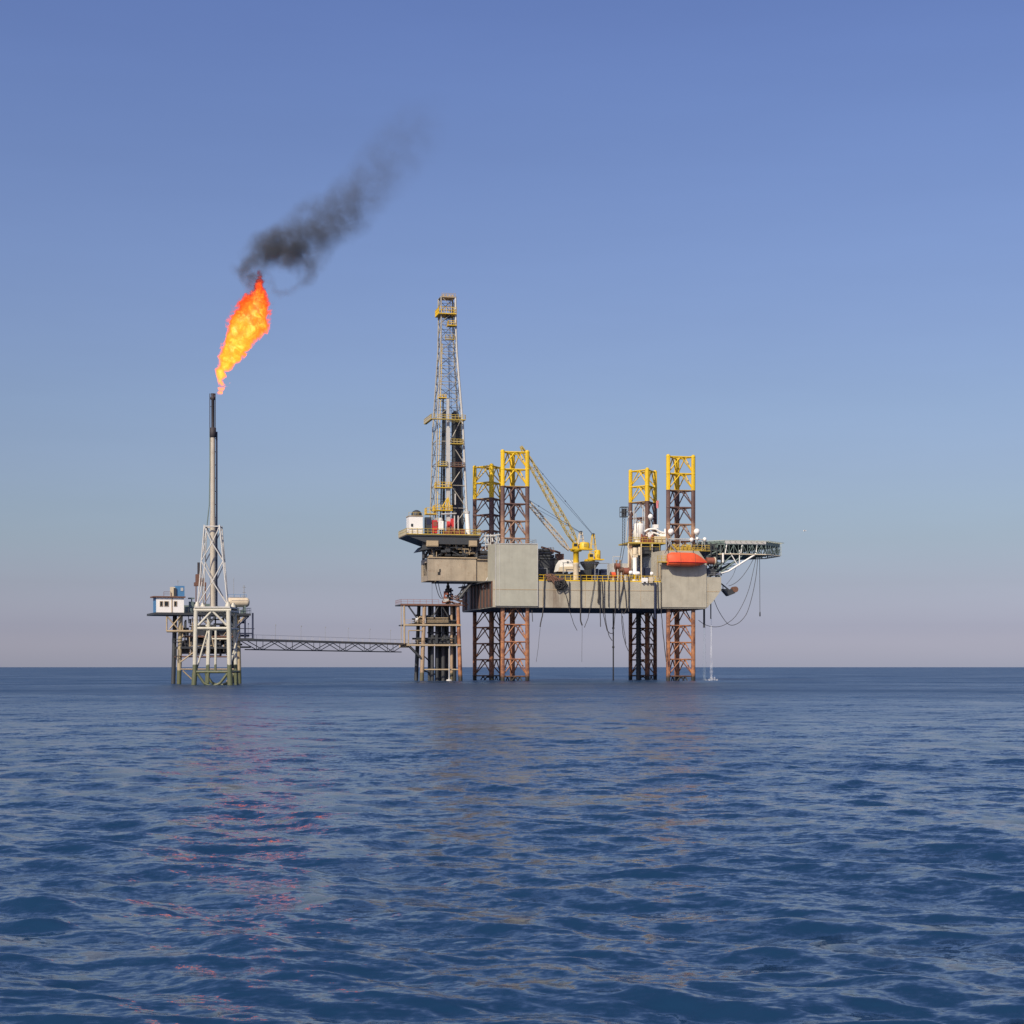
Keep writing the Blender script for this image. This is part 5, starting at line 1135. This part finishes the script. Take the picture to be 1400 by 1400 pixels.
g = MB(); g.hose([PQ(272,868,2),PQ(281,874,2),PQ(282,888,2),PQ(276,897,2)], .12, 6); part(g, 'pipe', M['lgrey'], pp)
# white cabin with blue left end
e = thing('white_cabin', 'white flat roofed cabin with small dark windows at the left end of the platform', 'cabin', (PA(232,-.3), 2, zd_), PRD)
x0, x1 = PA(213.5,-.3), PA(251.5,-.3); zc_ = PH(817,232,-.3)
g = MB(); g.box(x0, x1, -.3, 3.8, zd_+.01, zc_); part(g, 'wall', M['white'], e)
g = MB(); g.box(x0-.06, x0-.005, -.28, 3.78, zd_+.05, zc_-.02); part(g, 'end_panel', M['blue'], e)
g = MB(); g.box(x0-.7, x1+.3, -.7, 4.2, zc_+.01, zc_+.3); part(g, 'roof', M['brown'], e)
for px in (220.5, 227.5, 239.8):
    g = MB(); c = PQ(px, 825.5, -.3); w_ = .4 if px == 227.5 else .26; g.box(c.x-w_, c.x+w_, -.37, -.305, c.z-.5, c.z+.5); o = part(g, 'window', M['glass'], e)
    g = MB(); [g.box(c.x+s_*(w_+.05)-.06, c.x+s_*(w_+.05)+.06, -.39, -.302, c.z-.6, c.z+.6) for s_ in (-1,1)]; [g.box(c.x-w_, c.x+w_, -.39, -.302, c.z+s_*.55-.05, c.z+s_*.55+.05) for s_ in (-1,1)]; part(g, 'frame', M['tan'], o)
g = MB(); c = PQ(235,825,-.3); g.box(c.x-.12, c.x+.12, -.4, -.305, zd_+.05, zc_-.05); part(g, 'drain_pipe', M['tan'], e)
e = thing('blue_container', 'small blue container standing on the cabin roof', 'container', PQ(247, 815, .5), PRD)
zr2 = zc_+.31
g = MB(); g.box(PA(240,.3), PA(252.3,.3), .3, 3, zr2, PH(801,246,.3)); part(g, 'body', M['blue'], e)
g = MB(); g.box(PA(247,.3), PA(250.5,.3), .22, .295, PH(808,248,.3), PH(803.5,248,.3)); part(g, 'panel', M['lgrey'], e)
g = MB(); g.box(PA(237.5,.2), PA(241,.2), .0, .29, zr2, PH(804,238,.3)); part(g, 'dark_door', M['dark'], e)
e = thing('roof_tank', 'beige box tank on the cabin roof left of the blue container', 'tank', PQ(236, 815, .5), PRD)
g = MB(); g.box(PA(234,.5), PA(239.5,.5), .6, 2.2, zr2, PH(802.5,236,.5)); part(g, 'body', M['cream'], e)
g = MB(); g.rail([(PA(224,.4),.4,zr2),(PA(233.5,.4),.4,zr2)], 1.0, .06, 1.2); part(g, 'rail', M['brown'], e)
g = MB(); g.tube(PQ(243,803,1.5), PQ(243,793,1.5), .05, 5); g.tube(PQ(241.5,794.5,1.5), PQ(244.5,794.5,1.5), .04, 5); part(g, 'antenna', M['grey'], e)
e = thing('horizontal_tank', 'long beige round ended tank lying on the right side of the platform', 'tank', PQ(326, 838, 1), PRD)
c0_, c1_ = PQ(309,823.5,1.6), PQ(341,823.5,1.6); L_ = (c1_-c0_).length
g = MB(); g.lathe(c0_, [(.3,0),(.8,.15),(1.05,.5),(1.08,.7),(1.08,L_-.7),(1.05,L_-.5),(.8,L_-.15),(.3,L_)], 18, c1_-c0_); part(g, 'shell', M['cream'], e)
g = MB(); [g.box(PA(p,1.6)-.2, PA(p,1.6)+.2, .9, 2.3, zd_, c0_.z-.7) for p in (316,334)]; part(g, 'saddle', M['teal'], e)
g = MB(); [g.box(PA(p,.5), PA(p+3,.5), .3, 1, zd_, zd_+h) for p, h in ((317,1.0),(324,1.2),(329,.8),(333,1.3))]; part(g, 'valve', M['teal'], e)
g = MB(); g.rail([(PA(312,1.6),1.6,c0_.z+1.1),(PA(337,1.6),1.6,c0_.z+1.1)], .7, .05, 1.4, False); part(g, 'top_rail', M['blue'], e)
for px, t_, lab in [(319.5,790,'thinnest tall whip antenna above the beige tank'), (333.5,800,'short thick antenna with crossbars at the right of the beige tank')]:
    e = thing('antenna', lab, 'antenna', PQ(px, 838, 6), PRD); g = MB(); g.tube(PQ(px,838,6), PQ(px,t_,6), .05 if px < 325 else .09, 5); part(g, 'rod', M['grey'], e)
    if px > 325: g = MB(); [g.tube(PQ(px-2,y_,6), PQ(px+2.5,y_,6), .06, 5) for y_ in (803,810,815)]; part(g, 'crossbar', M['grey'], e)
e = thing('exhaust_stack', 'rusty brown square stack with a dark flue behind the flare tower left leg', 'stack', PQ(271, 838, 7), PRD)
g = MB(); g.box(PA(267,7), PA(282,7), 7, 9, PH(801,272,7), PH(796,272,7)); g.box(PA(268.5,7), PA(272.5,7), 7, 8.4, PH(796,272,7), PH(785,272,7)); g.box(PA(274,7), PA(279,7), 7.2, 8.4, PH(796,272,7), PH(790,272,7)); part(g, 'casing', M['brown'], e)
g = MB(); g.tube(PQ(271.5,786,7.6), PQ(271.5,769,7.6), .28, 10); part(g, 'flue', M['soot'], e)
g = MB(); [g.tube(PQ(p,838,d), PQ(p,800,d), .14, 6) for p in (268,281) for d in (7.2,8.8)]; g.tube(PQ(268,836,7.2), PQ(281,803,7.2), .1, 5); part(g, 'support', M['brown'], e)

# ------------------------------------------------------------------ footbridge between the platforms
b0, b1 = PRD.world(PQ(331,874.5,2.5)), RIG.world(Q(553,880.5,15))
BR = Frame(b0.x, b0.y, math.degrees(math.atan2(b1.y-b0.y, b1.x-b0.x))); LB = math.hypot(b1.x-b0.x, b1.y-b0.y)
def bz(x): return b0.z + (b1.z-b0.z)*x/LB
br = thing('footbridge', 'long slim trussed footbridge linking the two platforms', 'bridge', (0,0,b0.z), BR)
g = MB(); g.add([(0,-.9,bz(0)-.3),(LB,-.9,bz(LB)-.3),(LB,.9,bz(LB)-.3),(0,.9,bz(0)-.3),(0,-.9,bz(0)+.25),(LB,-.9,bz(LB)+.25),(LB,.9,bz(LB)+.25),(0,.9,bz(0)+.25)], [(0,3,2,1),(4,5,6,7),(0,1,5,4),(1,2,6,5),(2,3,7,6),(3,0,4,7)]); part(g, 'walkway', M['tan'], br)
g = MB(); gc = MB(); n = 12; dep = 2.25
def pt(k, lo, s_): x = 1.0+(LB-3.2)*k/n; return Vector((x, s_*.85, bz(x)-(dep if lo else .3)))
for s_ in (-1, 1):
    gc.tube(pt(.25,1,s_), pt(n-.25,1,s_), .13, 6)
    for k in range(0, n, 2):
        g.tube(pt(k,0,s_), pt(k+1,1,s_), .1, 6); g.tube(pt(k+1,1,s_), pt(k+2,0,s_), .1, 6); g.tube(pt(k+1,0,s_), pt(k+1,1,s_), .075, 6)
for k in range(1, n): g.tube(pt(k,1,-1), pt(k,1,1), .08, 5)
part(gc, 'lower_chord', M['dark'], br); part(g, 'truss', M['dark'], br)
g = MB(); nx = 22
for s_ in (-1, 1):
    for k in range(nx+1): x = LB*k/nx; g.tube((x,s_*.85,bz(x)+.25), (x,s_*.85,bz(x)+1.2), .022, 4)
    g.tube((0,s_*.85,bz(0)+1.2), (LB,s_*.85,bz(LB)+1.2), .022, 4)
part(g, 'handrail', M['lgrey'], br)
for k in range(7):
    g = MB(); x = LB*(.05+.145*k); g.tube((x,.95,bz(x)+.2), (x,.95,bz(x)+3.6), .035, 5); g.box(x-.08, x+.08, .8, 1.0, bz(x)+3.6, bz(x)+3.85); part(g, 'lamp_post', M['grey'], br)
g = MB(); x = LB; g.box(LB-.9, LB+.6, -1.2, 1.2, bz(x)-1.0, bz(x)-.32); part(g, 'bearing', M['tan'], br)

# ------------------------------------------------------------------ a gull over the sea
g = MB(); c = Vector(((1100-700)/FPX*260, 260, CAMH+(HORIZON-726)*260/FPX))
bi = thing('seagull', 'tiny white seagull flying in the open sky right of the helideck', 'bird', c, WLD)
g.lathe(c+Vector((-.22,0,0)), [(.01,0),(.05,.08),(.075,.2),(.06,.33),(.035,.4),(.042,.45),(.01,.52)], 8, (1,0,.1))
for s_ in (-1, 1):
    vs = [c+Vector((.08,s_*.05,.02)), c+Vector((-.06,s_*.05,.02)), c+Vector((.05,s_*.32,.16)), c+Vector((-.1,s_*.32,.16)), c+Vector((-.12,s_*.68,.10))]
    g.add(vs, [(0,1,3,2),(2,3,4)]); g.add([v-Vector((0,0,.015)) for v in vs], [(2,3,1,0),(4,3,2)])
part(g, 'body', M['white'], bi)
